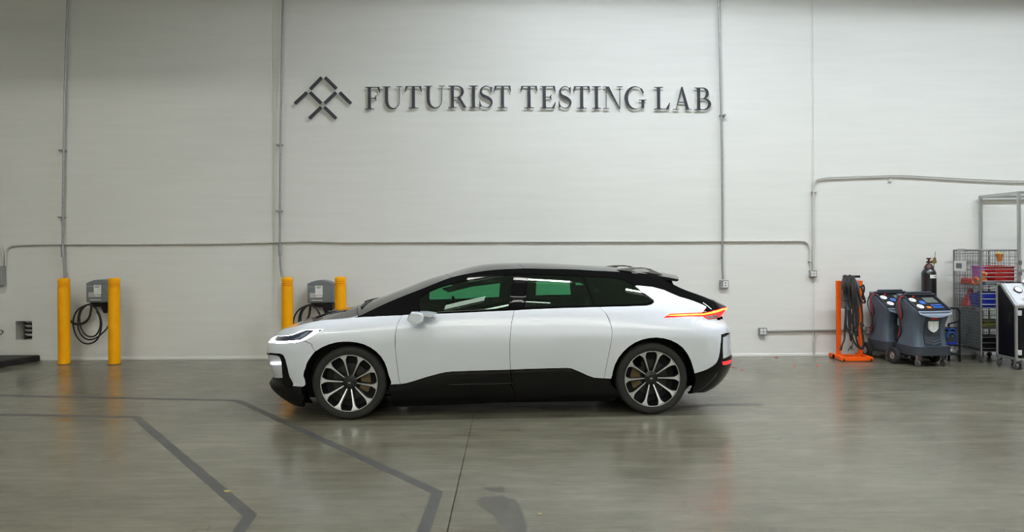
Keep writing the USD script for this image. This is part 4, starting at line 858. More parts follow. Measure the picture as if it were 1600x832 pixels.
def charger(px, lab):
    o = at_y(px, 487, CY0); t = thing('wall_charger', lab, 'car charger', (o[0], WALL, o[2]), group='wall chargers'); w = .205
    def q(x, y): p = at_y(x+px-154, y, CY0); return np.array([p[0]-o[0], p[2]-o[2]])
    z0, z1, z2 = q(154, 473)[1], q(154, 442.8)[1], q(154, 437.4)[1]
    arch = [(-w, z0), (w, z0), (w, z1)] + [(x, z1+(z2-z1)*(1-(x/w)**2)) for x in np.linspace(w*.9, -w*.9, 15)] + [(-w, z1)]
    pl = Polygon(arch).buffer(-.018).buffer(.018)
    part(t, 'body', prism(pl, .205, 'y', -.215), 'charger_grey', smooth=20)
    part(t, 'front_cover', cat(prism(pl.buffer(-.006), .014, 'y', -.229), prism(pl.buffer(-.016), .006, 'y', -.235)), 'charger_grey', smooth=20)
    part(t, 'cover_ridge', prism([(-w+.012, z1-.004), (w-.012, z1-.004), (w-.012, z1-.010), (-w+.012, z1-.010)], .004, 'y', -.239), 'box_grey')
    def plate(name, x0, y0, x1, y1, mt, d=.003, at_=-.238, lab=None):
        a, b = q(x0, y1), q(x1, y0); part(t, name, bx((a[0], at_-d, a[1]), (b[0], at_, b[1]), .001), mt, label=lab)
    plate('sticker', 146.5, 445.6, 158, 460.2, 'sticker_white'); plate('grey_label', 138, 457, 158, 464.8, 'sticker_grey', d=.002)
    plate('brand_strip', 135.8, 447.2, 145, 448, 'sticker_grey')
    for k in range(3): plate('printed_line', 148.2, 446.6+k*1.3, 156.6-k*1.1, 447.2+k*1.3, 'print_black', d=.001, at_=-.241)
    plate('printed_line', 148.5, 461.5, 157, 463.6, 'sticker_white', d=.002, at_=-.240)
    a, b = q(140.2, 469), q(158, 469); part(t, 'status_bar', tube([(a[0], -.236, a[1]-.006), (a[0]+.01, -.243, a[1]), (b[0]-.01, -.243, b[1]), (b[0], -.236, b[1]-.006)], .006, 8), 'socket_white')
    hw = q(171, 473)[0]; h0 = q(154, 480)[1]
    part(t, 'holster', cat(hull([(sx*x_, y_, z_) for sx in (-1, 1) for x_, y_, z_ in ((.15, -.21, z0), (.15, -.02, z0), (.13, -.20, h0), (.13, -.02, h0))]), bx((.04, -.22, h0-.05), (.19, -.03, z0-.01), .01)), 'black_plastic')
    conn = hull([(.02, -.25, h0+.06), (.09, -.25, h0+.06), (.02, -.19, h0+.06), (.09, -.19, h0+.06), (.08, -.24, h0-.10), (.13, -.24, h0-.10), (.08, -.19, h0-.10), (.13, -.19, h0-.10)])
    part(t, 'connector', conn, 'black_plastic')
    P3 = lambda x, y, d: tuple(np.array(at_y(x+px-154, y, WALL-d)) - [o[0], WALL, o[2]])
    pts = [(146, 474, .16), (138, 476, .17), (128, 480, .18), (119, 488, .18), (114.5, 500, .18), (115.5, 515, .18), (121, 528, .17), (131, 536.5, .17), (142, 537, .18), (152, 530.5, .19), (157, 519, .2), (158.5, 505, .2), (155, 491, .21), (147, 480, .20), (137, 476.5, .20), (127.5, 482, .21), (122.5, 495, .21), (122, 511, .21), (128, 525, .21), (138, 531, .22), (150, 528.5, .22), (160, 521, .2), (168, 512, .17), (171, 500, .14)]
    part(t, 'cable', tube([P3(*p) for p in pts], .0125, 8, smooth=150), 'cable_black')
    pts = [(148, 476, .19), (133, 479, .215), (125.5, 490, .225), (124.5, 503, .225), (129, 518, .225), (138, 526, .23), (147.5, 525.5, .23), (154.5, 517, .235), (157, 505, .24), (155, 494, .24), (151, 487, .23)]
    part(t, 'cable', tube([P3(*p) for p in pts], .0125, 8, smooth=90), 'cable_black')
    pts = [(143, 478, .10), (141.5, 490, .10), (138, 499, .10), (130, 505.5, .09), (119, 507, .08), (110, 502, .07), (104, 493, .06), (101, 480, .065), (101.5, 462, .075), (101.5, 443, .075)]
    part(t, 'supply_hose', tube([P3(*p) for p in pts], .018, 8, smooth=60), 'cable_black')
    return t, o
ch, o1 = charger(154, 'grey wall charger with a coiled black cable between the two left bollards')
o2 = at_y(500, 487, CY0)
dup(ch, 'wall_charger', 'grey wall charger above the car bonnet between two yellow bollards', (o2[0], WALL, o2[2]-.01))
# dark platform scale at the left edge, bits on the floor
pc = [(-7.63, 11.93), (-7.83, 11.20), (-10.2, 11.05), (-10.2, 11.93)]
sc = thing('floor_scale', 'low dark platform plate on the floor at the left edge', 'platform', (-8.9, 11.5, 0))
pl = Polygon([(x+8.9, y-11.5) for x, y in pc])
part(sc, 'base', prism(pl, .085, 'z', .004), 'scale_edge', smooth=False); part(sc, 'top_plate', prism(pl.buffer(-.012, join_style=2), .010, 'z', .089), 'scale_dark', smooth=False)
part(sc, 'foot', [cyl((x+8.9, y-11.5, 0), (x+8.9, y-11.5, .01), .05, 14) for x, y in ((-7.8, 11.8), (-7.95, 11.35))], 'scale_edge')
rng = random.Random(3)
def scrap(px, py, w, h, mat, lab, rz, grp):
    p = at_z(px, py); n = 9
    P_ = Polygon([(w/2*math.cos(t)*rng.uniform(.7, 1.1), h/2*math.sin(t)*rng.uniform(.7, 1.1)) for t in np.linspace(0, 2*PI, n)[:-1]])
    m = prism(P_, .004, 'z', 0); v = m.vertices; v[:, 2] += .02*np.abs(v[:, 0]/w)**1.5; m.vertices = v
    solo('tape_scrap' if grp else 'paper_scrap', moved(m, (p[0], p[1], .0003), rz=rz), mat, lab, 'scrap', grp, smooth=False)
for px, py, w, h, rz, lab in ((1145.5, 574.5, .05, .035, .4, 'red scrap of tape just behind the car bumper'), (1149.8, 576, .03, .03, 0., 'tiny red scrap beside the one behind the bumper'), (1159.5, 578.8, .045, .022, .3, 'dark red scrap a step behind the car bumper'), (1213, 559.4, .06, .045, .6, 'red scrap of tape against the foot of the wall'), (1241, 573.6, .06, .02, -.2, 'thin red scrap midway between car and orange stand'), (1277.5, 572, .055, .045, .5, 'red scrap of tape left of the orange stand')):
    scrap(px, py, w, h, 'red_tape', lab, rz, 'red scraps on the floor')
scrap(355.5, 769, .05, .02, 'scrap_yellow', 'yellowish scrap on the left tape line', .2, None); scrap(843.5, 804.5, .03, .012, 'scrap_yellow', 'tiny pale scrap right of the dark stain', 0, None)

# ================================================================== EQUIPMENT ON THE RIGHT
# orange stand with charging cables
st = at_z(1328, 565.5); D0 = st[1]
ot = thing('cable_stand', 'orange steel stand draped with black cables', 'stand', (st[0], D0, 0))
def oq(px, py, y): p = at_y(px, py, D0+y); return np.array([p[0]-st[0], y, p[2]])
fr_ = 'orange_paint'
xl, xr = oq(1311, 500, .28)[0], oq(1344, 500, .28)[0]; zt = oq(1327, 439, .28)[2]
tb = .062
part(ot, 'post', bx((xl-.04, .25, .05), (xl+.02, .31, zt), .004), fr_); part(ot, 'post', bx((xr-.03, .25, .05), (xr+.03, .31, zt), .004), fr_)
part(ot, 'top_bar', bx((xl+.02, .255, zt-.055), (xr-.03, .305, zt), .004), fr_)
zm = oq(1327, 468.5, .28)[2]; part(ot, 'cross_bar', bx((xl+.02, .255, zm-.022), (xr-.03, .305, zm+.022), .004), fr_)
x0, x1 = oq(1297, 553, .40)[0], oq(1355, 565, .0)[0]
part(ot, 'base_rail', bx((xl-.09, -.02, .012), (xl-.03, .46, .072), .004), fr_); part(ot, 'base_rail', bx((xr+.0, -.02, .012), (xr+.06, .46, .072), .004), fr_)
part(ot, 'base_rail', bx((xl-.09, .24, .012), (xr+.06, .32, .070), .004), fr_); part(ot, 'base_rail', bx((xl-.03, -.02, .012), (xr+.0, .04, .070), .004), fr_)
for x in (xl-.06, xr+.03):
    for y in (.02, .42): part(ot, 'foot', cat(cyl((x, y-.0, 0), (x, y, .014), .028, 12), cyl((x, y-.045, .03), (x, y-.02, .03), .014, 8)), 'black_plastic')
zh = oq(1327, 432.5, .2)[2]
part(ot, 'hanger_bar', cat(tube([(xl+.03, .20, zh), (xr-.04, .20, zh)], .018, 10), cyl((xl+.12, .20, zh-.005), (xl+.12, .28, zt-.02), .014), cyl((xr-.12, .20, zh-.005), (xr-.12, .28, zt-.02), .014)), 'black_plastic')
g0, g1 = oq(1318, 483, .15), oq(1341.5, 440, .15)
part(ot, 'control_box', cat(bx((g0[0], .11, g0[2]), (g1[0], .25, g1[2]), .012)), 'box_grey')
part(ot, 'box_cover', bx((g0[0]+.012, .102, g0[2]+.012), (g1[0]-.012, .11, g1[2]-.012), .003), 'charger_grey')
C3 = lambda pts: [oq(px, py, y) for px, py, y in pts]
cables = []
for k in range(6):
    x = 1319.5+k*2.6; lo = (508, 517, 522, 519, 514, 526)[k]; x2 = x+rng.uniform(3, 8)
    cables.append([(x-1+k*.3, 470, .06), (x-1, 450, .07), (x-.5, 437, .10), (x+1, 432, .16), (x+2.2, 435, .13), (x2, 452, .05), (x2+2, 480, .05), (x2+rng.uniform(1, 4), 503, .06), (x2+3, lo, .07)])
cables.append([(1316.5, 452, .16), (1317, 440, .14), (1320, 432.5, .18), (1324, 434, .12), (1326.5, 450, .04), (1328, 478, .04), (1331, 500, .05), (1336, 515, .05)])
cables.append([(1321, 478, .04), (1321.5, 500, .04), (1325, 517, .05), (1331, 523.5, .05), (1337, 519, .05), (1341, 505, .05), (1340, 480, .05), (1335, 455, .05), (1331, 436, .08)])
cables.append([(1335, 518, .05), (1339, 534, .05), (1345, 544, .05), (1348, 540, .05), (1348, 522, .05), (1347.5, 495, .06), (1344, 470, .07), (1340, 452, .08), (1336, 437, .12)])
cables.append([(1330, 520, .06), (1334, 533, .06), (1341, 543, .06), (1346.5, 546, .06), (1349, 538, .06), (1349.5, 510, .07)])
cables.append([(1343, 448, .06), (1347, 452, .06), (1349, 462, .06), (1351, 470, .06), (1349, 473.5, .06), (1345, 469, .06), (1343, 460, .06)])
cables.append([(1346, 450, .08), (1348.5, 446, .08), (1350, 455, .08), (1347.5, 466, .08), (1352, 471.5, .08), (1350, 474, .08)])
for c in cables: part(ot, 'cable', tube(C3(c), .0135, 7, smooth=40), 'cable_black')
for c in ([(1321, 484, .12), (1320.5, 500, .12), (1319.5, 520, .11), (1319, 532, .10), (1315, 541, .09), (1312.5, 548, .08)], [(1326, 484, .10), (1326.5, 505, .09), (1328, 520, .08), (1330, 533, .08)], [(1322.5, 484, .14), (1321.8, 505, .13), (1321, 520, .12)]):
    part(ot, 'lead', tube(C3(c), .013 if c[0][0] != 1326 else .017, 7, smooth=30), 'cable_black')
for c in ([(1319, 532, .10), (1316.5, 540, .09), (1314.5, 548, .09)], [(1330, 533, .08), (1332, 540, .08), (1331, 544, .08), (1334, 547, .08)], [(1331, 541, .08), (1327, 545, .08), (1325.5, 549, .08)], [(1330, 540, .08), (1329, 548, .08)]):
    part(ot, 'bare_wire', tube(C3(c), .006, 6, smooth=16), 'cable_black')

# wheel and caster helpers (local frames)
def big_wheel(t, x, y, r, w):
    s = -1
    part(t, 'wheel', moved(lathe([(r*.45, 0), (r*.85, 0), (r*.98, w*.18), (r, w*.4), (r, w*.6), (r*.98, w*.82), (r*.85, w), (r*.45, w), (r*.45, 0)], 32), (x, y, r), ry=PI/2), 'tyre_rubber')
    part(t, 'wheel_hub', moved(lathe([(0, -.004), (r*.12, -.004), (r*.15, .008), (r*.40, .010), (r*.47, .002), (r*.47, w*.9), (0, w*.9)], 28), (x, y, r), ry=PI/2), 'galvanised')
def caster(t, x, y, zt, r=.05, rz=.4, fork='galvanised'):
    c = part(t, 'caster', moved(moved(lathe([(0, 0), (r*.9, 0), (r, .006), (r, .026), (r*.9, .032), (0, .032)], 24), (-.016, .025, r), ry=PI/2), (x, y, 0), rz=0) if False else
             moved(moved(lathe([(0, 0), (r*.9, 0), (r, .006), (r, .026), (r*.9, .032), (0, .032)], 24), (-.016, .02, r), ry=PI/2), (x, y, 0)), 'caster_rubber')
    fk = [hull([(s*.024, .02, r-.012), (s*.024, .02, r+.012), (s*.024, -.02, zt-.012), (s*.024, .03, zt-.012), (s*.027, .02, r-.012), (s*.027, .02, r+.012), (s*.027, -.02, zt-.012), (s*.027, .03, zt-.012)]) for s in (-1, 1)]
    part(c, 'fork', moved(cat(*fk, bx((-.03, -.025, zt-.014), (.03, .035, zt), .003), cyl((-.028, .02, r), (.028, .02, r), .008, 8)), (x, y, 0)), fork)

# air-conditioning service machines
def machine(loc, rz, lab):
    t = thing('service_machine', lab, 'service machine', loc, rz, group='grey service machines by the wall')
    body = rloft([(.17, .30, .27, .10, 0, .02), (.30, .30, .27, .10, 0, .02), (.305, .275, .23, .09, 0, .03), (.45, .262, .205, .08, 0, .035), (.62, .262, .21, .08, 0, .03), (.74, .272, .24, .08, 0, .01), (.80, .285, .265, .09, 0, -.005), (.86, .288, .27, .09, 0, 0), (1.05, .285, .27, .09, 0, .0)])
    import manifold3d as m3
    def tom(m): return m3.Manifold(m3.Mesh(np.asarray(m.vertices, np.float32), np.asarray(m.faces, np.uint32)))
    def frm(M): q = M.to_mesh(); return trimesh.Trimesh(q.vert_properties[:, :3], q.tri_verts, process=False)
    # slanted console: plane through (y=-.27, z=.80) rising to (y=.12, z=1.02)
    k = (1.02-.80)/(.12+.27); nn = np.array([0, k, -1.]); nn /= np.linalg.norm(nn); off = nn@np.array([0, -.27, .80])
    M = tom(body).trim_by_plane(tuple(nn), float(off)); up = frm(M.trim_by_plane((0, 0, 1.), .303)); lo = frm(M.trim_by_plane((0, 0, -1.), -.303))
    part(t, 'body', up, 'machine_grey', smooth=28); part(t, 'base_skirt', lo, 'machine_base', smooth=28)
    sl = math.atan(k); P = lambda x, s, h=0.: np.array([x, -.27+s*math.cos(sl)-h*math.sin(sl), .80+s*math.sin(sl)+h*math.cos(sl)])
    def slab(x0, x1, s0, s1, h0, h1): return hull([P(x, s, h) for x in (x0, x1) for s in (s0, s1) for h in (h0, h1)])
    cons = part(t, 'console', slab(-.245, .245, .055, .43, -.004, .012), 'black_plastic')
    part(t, 'console_lip', [slab(-.265, .265, .42, .455, -.03, .045), slab(-.265, -.245, .05, .45, -.01, .03), slab(.245, .265, .05, .45, -.01, .03), tube([P(-.22, .45, .03), P(-.2, .46, .055), P(.2, .46, .055), P(.22, .45, .03)], .014, 8)], 'machine_base')
    crv = [P(x, .045-.0*(x/.26)**2, .0) for x in np.linspace(-.262, .262, 17)]
    part(t, 'chin', hull([tuple(p+np.array([0, -.004, .004])) for p in crv] + [(x, -.272-.016*(1-(x/.27)**2), .785-.055*(1-(x/.27)**2)) for x in np.linspace(-.262, .262, 17)] + [(x, -.25, .80) for x in (-.262, .262)]), 'machine_light', smooth=35)
    def disc(x, s, r, mt, nm, h=.012):
        a, b = P(x, s, h), P(x, s, h+.008); m = part(cons, nm, cyl(a, b, r, 24), mt); return m
    disc(-.175, .32, .052, 'gauge_white', 'gauge'); disc(-.16, .15, .052, 'gauge_white', 'gauge'); disc(-.06, .25, .046, 'gauge_blue', 'gauge')
    for x, s in ((-.175, .32), (-.16, .15)): part(cons, 'gauge_needle', hull([P(x-.028, s+.012, .021), P(x+.004, s-.004, .021), P(x+.002, s+.006, .021), P(x-.028, s+.012, .023), P(x+.004, s-.004, .023), P(x+.002, s+.006, .023)]), 'print_black')
    part(cons, 'display', slab(.01, .20, .24, .38, .012, .018), 'display_grey')
    part(cons, 'label_plate', slab(-.07, .0, .10, .15, .012, .016), 'orange_plastic')
    for i in range(4):
        for j in range(2): part(cons, 'button', slab(.03+i*.045, .063+i*.045, .10+j*.055, .14+j*.055, .012, .02), 'gauge_blue')
    part(cons, 'red_knob', cyl(P(-.11, .40, .01), P(-.11, .40, .03), .016, 12), 'red_plastic')
    # front panel, badge, chevrons
    def fy(z): return float(np.interp(z, [.303, .45, .62, .74, .80], [-.200, -.170, -.180, -.230, -.270]))-.006
    zs = np.linspace(.315, .725, 12); v = []; 
    for z_ in zs:
        for x in (-.135, .135):
            v += [(x*(1-.08*(z_-.3)), fy(z_)-.008, z_), (x*(1-.08*(z_-.3)), fy(z_)+.03, z_)]
    v = np.array(v); f = []
    for i in range(11):
        q = 4*i; ring = [q, q+2, q+3, q+1]; nx = [r+4 for r in ring]
        for j in range(4): a, b = ring[j], ring[(j+1) % 4]; c, d = nx[(j+1) % 4], nx[j]; f += [[a, b, c], [a, c, d]]
    f += [[0, 1, 3], [0, 3, 2], [44, 46, 47], [44, 47, 45]]
    fp = trimesh.Trimesh(v, np.array(f), process=False)
    if fp.volume < 0: fp.invert()
    part(t, 'front_panel', fp, 'machine_base', smooth=30)
    bz = .56; yb = fy(.63)-.012
    bd = part(t, 'badge', prism([(-.085, .675), (.085, .675), (.078, .56), (.045, .525), (0, .505), (-.045, .525), (-.078, .56)], .018, 'y', yb-.014), 'sticker_white')
    for x in (-.045, .012): part(bd, 'badge_bar', prism([(x, .655), (x+.033, .655), (x+.033, .565), (x, .555)], .004, 'y', yb-.018), 'gauge_white')
    part(t, 'red_label', bx((-.055, fy(.715)-.014, .700), (.065, fy(.715)+.01, .722), .003), 'red_plastic')
    for z_, dz in ((.50, .045), (.385, .03), (.345, .03)):
        part(t, 'chevron', tube([(-.11, fy(z_)-.010, z_+dz*.4), (-.03, fy(z_)-.012, z_-dz*.3), (0, fy(z_)-.012, z_-dz*.6), (.03, fy(z_)-.012, z_-dz*.3), (.11, fy(z_)-.010, z_+dz*.4)], .005, 6), 'machine_grey')
    for s in (-1, 1): big_wheel(t, s*.335-.035, .20, .125, .07)
    part(t, 'axle', cyl((-.33, .20, .125), (.33, .20, .125), .014), 'galvanised')
    for s in (-1, 1): caster(t, s*.21, -.17, .172, .052)
    for dx, mt in ((0, 'red_plastic'), (.02, 'cable_black'), (-.02, 'cable_black')):
        part(t, 'hose', tube([P(-.22, .40+dx, .01), P(-.30, .42+dx, .01), (-.335-abs(dx), .08+dx*3, .88), (-.33-dx, .06+dx, .74), (-.30, .10, .64), (-.285, .14+dx, .50), (-.29, .17, .40)], .009, 7, smooth=40), mt)
    return t
mf = at_z(1450, 572.5)
mc = machine((6.14, 11.05, 0), .16, 'front grey service machine with silver shield badge')
p = at_z(1411, 565)
dup(mc, 'service_machine', 'grey service machine standing behind the front one nearer the orange stand', (6.00, 11.62, 0), .12)

# gas cylinder
gp = at_y(1452, 560, 11.78)
gc = thing('gas_cylinder', 'tall black gas cylinder with brass regulator behind the service machines', 'gas cylinder', (gp[0], 11.78, 0))
zz = lambda py: at_y(1452, py, 11.78)[2]
zs_ = zz(424); zn = zz(419.5)
part(gc, 'tank', lathe([(0, 0), (.09, 0), (.108, .015), (.108, zs_-.05), (.104, zs_-.02), (.092, zs_+.005), (.070, zn-.008), (.04, zn+.005), (0, zn+.01)], 36), 'cylinder_black')
part(gc, 'collar', lathe([(0, zn), (.072, zn), (.066, zn+.03), (.035, zn+.07), (.03, zn+.075), (0, zn+.075)], 24), 'valve_brown')
part(gc, 'valve', cat(cyl((0, 0, zn+.07), (0, 0, zn+.15), .016, 12), cyl((-.035, 0, zn+.10), (.045, 0, zn+.10), .014, 10), lathe([(0, zn+.145), (.034, zn+.145), (.036, zn+.155), (.034, zn+.165), (0, zn+.165)], 16)), 'valve_brown')
part(gc, 'regulator', cat(cyl((.075, -.04, zn+.105), (.075, .03, zn+.105), .032, 18), cyl((.04, 0, zn+.105), (.08, 0, zn+.105), .012, 10), cyl((.075, -.042, zn+.15), (.075, -.02, zn+.15), .022, 16)), 'brass')
part(gc, 'flow_tube', cat(cyl((.095, 0, zn+.13), (.108, 0, zn+.265), .007, 8), cyl((.08, 0, zn-.02), (.085, 0, zn+.08), .008, 8)), 'galvanised')
lb = [(.1095*math.sin(x), -.1095*math.cos(x)) for x in np.linspace(-.35, .75, 12)]
part(gc, 'label', prism(Polygon([(x, y) for x, y in lb] + [(x*.97, y*.97) for x, y in lb[::-1]]), .055, 'z', zs_-.11), 'paper')
part(gc, 'label_print', prism(Polygon([(x*1.004, y*1.004) for x, y in lb[7:10]] + [(x*.98, y*.98) for x, y in lb[9:6:-1]]), .018, 'z', zs_-.093), 'print_black')

# hand cart with a welder
cx_, cy_ = at_z(1489, 566)[:2]
hc = thing('hand_cart', 'black tube-framed hand cart behind the front service machine', 'cart', (cx_, cy_, 0))
zt_ = 1.8-(482-382)*(cy_/FPX)
W2 = .115
part(hc, 'frame', [tube(bend([(-W2-.03, .02, .10), (-W2-.03, .02, zt_), (W2, .02, zt_), (W2, .02, .07)], .07), .014, 8), tube([(-W2-.03, .02, .52), (W2, .02, .52)], .011, 8), tube([(-W2-.03, .30, .10), (-W2-.03, .30, .55), (-W2-.03, .02, .62)], .012, 8), tube([(W2, .30, .10), (W2, .30, .55), (W2, .02, .62)], .012, 8)], 'black_plastic')
part(hc, 'shelf', [bx((-W2-.04, .0, .24), (W2+.01, .34, .26), .004), bx((-W2-.04, .0, .10), (W2+.01, .34, .115), .004)], 'black_plastic')
for s in (-W2-.03, W2):
    part(hc, 'foot', cyl((s, .02, 0), (s, .02, .08), .018, 10), 'black_plastic'); part(hc, 'foot', cyl((s, .30, 0), (s, .30, .11), .018, 10), 'black_plastic')
we = thing('welder', 'small blue and black welding unit carried on the hand cart', 'welder', (cx_-.02, cy_+.16, .26))
part(we, 'case', bx((-.10, -.12, 0), (.10, .12, .22), .015), 'black_plastic'); part(we, 'front_plate', bx((-.09, -.128, .02), (.09, -.12, .20), .004), 'machine_base'); part(we, 'blue_band', bx((-.104, -.132, -.0), (.104, -.118, .045), .004), 'blue_plastic'); part(we, 'blue_lid', bx((-.10, -.12, .22), (.10, .12, .245), .01), 'blue_plastic')
part(we, 'dial', [cyl((x, -.14, .13), (x, -.127, .13), .018, 14) for x in (-.045, .03)], 'galvanised')
part(we, 'lead', [tube([(-.06, -.13, .08), (-.07, -.17, .12), (-.02, -.18, .20), (.04, -.17, .17), (.05, -.14, .07)], .009, 7, smooth=24), tube([(.02, -.13, .18), (.06, -.17, .22), (.0, -.18, .25), (-.05, -.16, .20), (-.06, -.13, .10)], .008, 7, smooth=24)], 'gauge_blue')
part(hc, 'cart_lever', tube([(-.13, -.01, .13), (-.02, -.02, .19)], .012, 8), 'aluminium_panel')

# mesh cage trolley and what is in it
kx, ky = 7.09, 11.18; KW, KD, KZ0, KZ1 = .56, .68, .17, 1.705
kg = thing('cage_trolley', 'tall steel mesh cage trolley on casters full of tools', 'cage trolley', (kx, ky, 0))
for x in (0, KW):
    for y in (0, KD): part(kg, 'corner_post', tube([(x, y, .11), (x, y, KZ1)], .014, 10), 'wire_steel')
part(kg, 'top_rail', [tube([(0, 0, KZ1), (KW, 0, KZ1)], .012, 8), tube([(0, KD, KZ1), (KW, KD, KZ1)], .012, 8), tube([(0, 0, KZ1), (0, KD, KZ1)], .012, 8), tube([(KW, 0, KZ1), (KW, KD, KZ1)], .012, 8)], 'wire_steel')
part(kg, 'top_rail', [tube([(0, 0, KZ1-.07), (KW, 0, KZ1-.07)], .006, 6), tube([(0, 0, KZ1-.05), (0, KD, KZ1-.05)], .006, 6)], 'wire_steel')
part(kg, 'hinge_clamp', bx((-.02, KD*.55, KZ1-.02), (.02, KD*.80, KZ1+.025), .006), 'galvanised')
def wires(lst, r=.0032): return [tube(l, r, 5) for l in lst]
ys = np.linspace(0, KD, 17); zs = np.linspace(KZ0, KZ1, 34)
part(kg, 'wire_panel', wires([[(0, y, KZ0), (0, y, KZ1)] for y in ys] + [[(0, 0, z), (0, KD, z)] for z in np.r_[zs[zs < 1.2], np.linspace(1.25, KZ1, 7)]]), 'wire_steel')
part(kg, 'wire_panel', wires([[(KW, y, KZ0), (KW, y, KZ1)] for y in ys] + [[(KW, 0, z), (KW, KD, z)] for z in np.linspace(KZ0, KZ1, 16)]), 'wire_steel')
xs = np.linspace(0, KW, 14)
part(kg, 'wire_panel', wires([[(x, KD, KZ0), (x, KD, KZ1)] for x in xs] + [[(0, KD, z), (KW, KD, z)] for z in np.linspace(KZ0, KZ1, 16)]), 'wire_steel')
part(kg, 'wire_panel', wires([[(x, 0, 1.46), (x, 0, KZ1)] for x in xs] + [[(0, 0, z), (KW, 0, z)] for z in (1.51, 1.56, 1.61)]), 'wire_steel')
part(kg, 'front_bar', wires([[(0, 0, z), (KW, 0, z)] for z in np.r_[np.arange(.22, 1.2, .083), [1.24, 1.30, 1.36, 1.415, 1.455]]], .0065), 'wire_steel')
for z in (KZ0, .52, .83, 1.17):
    part(kg, 'shelf', [bx((.005, .005, z-.006), (KW-.005, KD-.005, z+.002), .002)] + wires([[(.0, y, z+.004), (KW, y, z+.004)] for y in np.linspace(.02, KD-.02, 8)], .004), 'wire_steel')
part(kg, 'side_sheet', bx((.010, .03, KZ0+.05), (.018, KD-.03, .78), .003), 'grey_plastic')
for x in (.03, KW-.03):
    for y in (.04, KD-.06): caster(kg, x, y, .165, .05)
part(kg, 'note_sheet', [bx((-.016, KD*.53, 1.375), (-.010, KD*.96, 1.535), .001)], 'paper', label='white notice sheet hung on the cage side')
part(kg, 'note_print', [bx((-.0185, KD*.66, 1.42), (-.016, KD*.88, 1.50), .0005)], 'box_grey')
def inside(name, label, catg, mesh, mat, z, x, y, **k): return solo(name, moved(mesh, (kx+x, ky+y, z)), mat, label, catg, **k)
zt2 = 1.177
def crate(w, d, h, t=.01): return cat(bx((-w/2, -d/2, 0), (w/2, d/2, t)), bx((-w/2, -d/2, 0), (-w/2+t, d/2, h)), bx((w/2-t, -d/2, 0), (w/2, d/2, h)), bx((-w/2, -d/2, 0), (w/2, -d/2+t, h)), bx((-w/2, d/2-t, 0), (w/2, d/2, h)), bx((-w/2-.01, -d/2-.01, h-.02), (w/2+.01, -d/2, h)))
inside('plastic_bin', 'large red plastic bin on the top shelf of the cage trolley', 'bin', crate(.30, .34, .23), 'red_plastic', zt2+.06, .385, .22)
inside('tray', 'flat blue-grey tray under the red bin in the cage trolley', 'tray', bx((-.22, -.22, 0), (.22, .22, .055), .01), 'charger_grey', zt2, .31, .25)
inside('plastic_box', 'purple plastic box beside the red bin in the cage trolley', 'box', cat(bx((-.05, -.10, 0), (.05, .10, .22), .012), bx((-.055, -.105, .20), (.055, .105, .225), .006)), 'purple_plastic', zt2+.06, .17, .33)
inside('power_drill', 'orange power drill lying on the top shelf of the cage trolley', 'drill', moved(cat(cyl((-.08, 0, .11), (.07, 0, .12), .032, 14), hull([(-.01, -.02, .0), (.04, -.02, .0), (-.01, .02, .0), (.04, .02, .0), (-.03, -.02, .11), (.02, -.02, .11), (-.03, .02, .11), (.02, .02, .11)]), bx((-.03, -.035, 0), (.08, .035, .035)), cyl((-.14, 0, .11), (-.08, 0, .11), .012, 10)), rz=1.2), 'orange_plastic', zt2+.06, .13, .125)
inside('strap_bundle', 'bundle of orange straps at the side of the cage trolley', 'strap', cat(*[tube([(.0+.012*k, .07*math.cos(t)+.01*k, .055+.05*math.sin(t)) for t in np.linspace(0, 2*PI, 20)], .016, 6) for k in range(3)]), 'orange_plastic', zt2+.004, .018, .16)
inside('tool_pouch', 'red tool pouch on the top shelf at the side of the cage trolley', 'pouch', hull([(i*.035, j*.11, 0) for i in (-1, 1) for j in (-1, 1)] + [(i*.03, j*.09, .08) for i in (-1, 1) for j in (-1, 1)] + [(0, 0, .10)]), 'red_plastic', zt2+.004, .042, .42)
inside('funnel', 'red cone-shaped funnel on the middle shelf of the cage trolley', 'funnel', lathe([(0, 0), (.13, 0), (.125, .02), (.05, .20), (.03, .27), (0, .27)], 24), 'red_plastic', .834, .15, .50)
inside('storage_tub', 'deep blue tub on the middle shelf of the cage trolley', 'tub', rloft([(0, .19, .15, .05, 0, 0), (.12, .22, .18, .06, 0, 0), (.20, .22, .18, .06, 0, 0), (.235, .15, .10, .05, .03, -.02)]), 'blue_plastic', .834, .26, .22)
inside('folded_cloth', 'olive cloth folded on the lower shelf of the cage trolley', 'cloth', cat(bx((-.2, -.13, 0), (.2, .13, .06), .02), bx((-.17, -.12, .055), (.15, .12, .11), .02)), 'olive_cloth', .524, .30, .25)
inside('parts_case', 'black case on the bottom shelf of the cage trolley', 'case', cat(bx((-.22, -.22, 0), (.22, .22, .20), .02), tube([(-.06, -.23, .12), (-.06, -.25, .12), (.06, -.25, .12), (.06, -.23, .12)], .008, 6)), 'black_plastic', KZ0+.008, .29, .30)
cpx = .245
cup = inside('hanging_cup', 'amber plastic cup hung at the front of the cage trolley', 'cup', cat(lathe([(0, 0), (.030, 0), (.044, .10), (.048, .10), (.048, .125), (.040, .125), (.028, .01), (0, .01)], 20)), 'amber_cup', 1.535, cpx, -.055)
inside('cup_hook', 'yellow hook ring holding the amber cup on the cage trolley', 'hook', cat(tube([(.046*math.cos(t), .046*math.sin(t), 0) for t in np.linspace(0, 2*PI, 20)], .008, 6), tube([(0, .046, 0), (0, .055, .03), (0, .045, .05)], .006, 6)), 'yellow_plastic', 1.655, cpx, -.055)

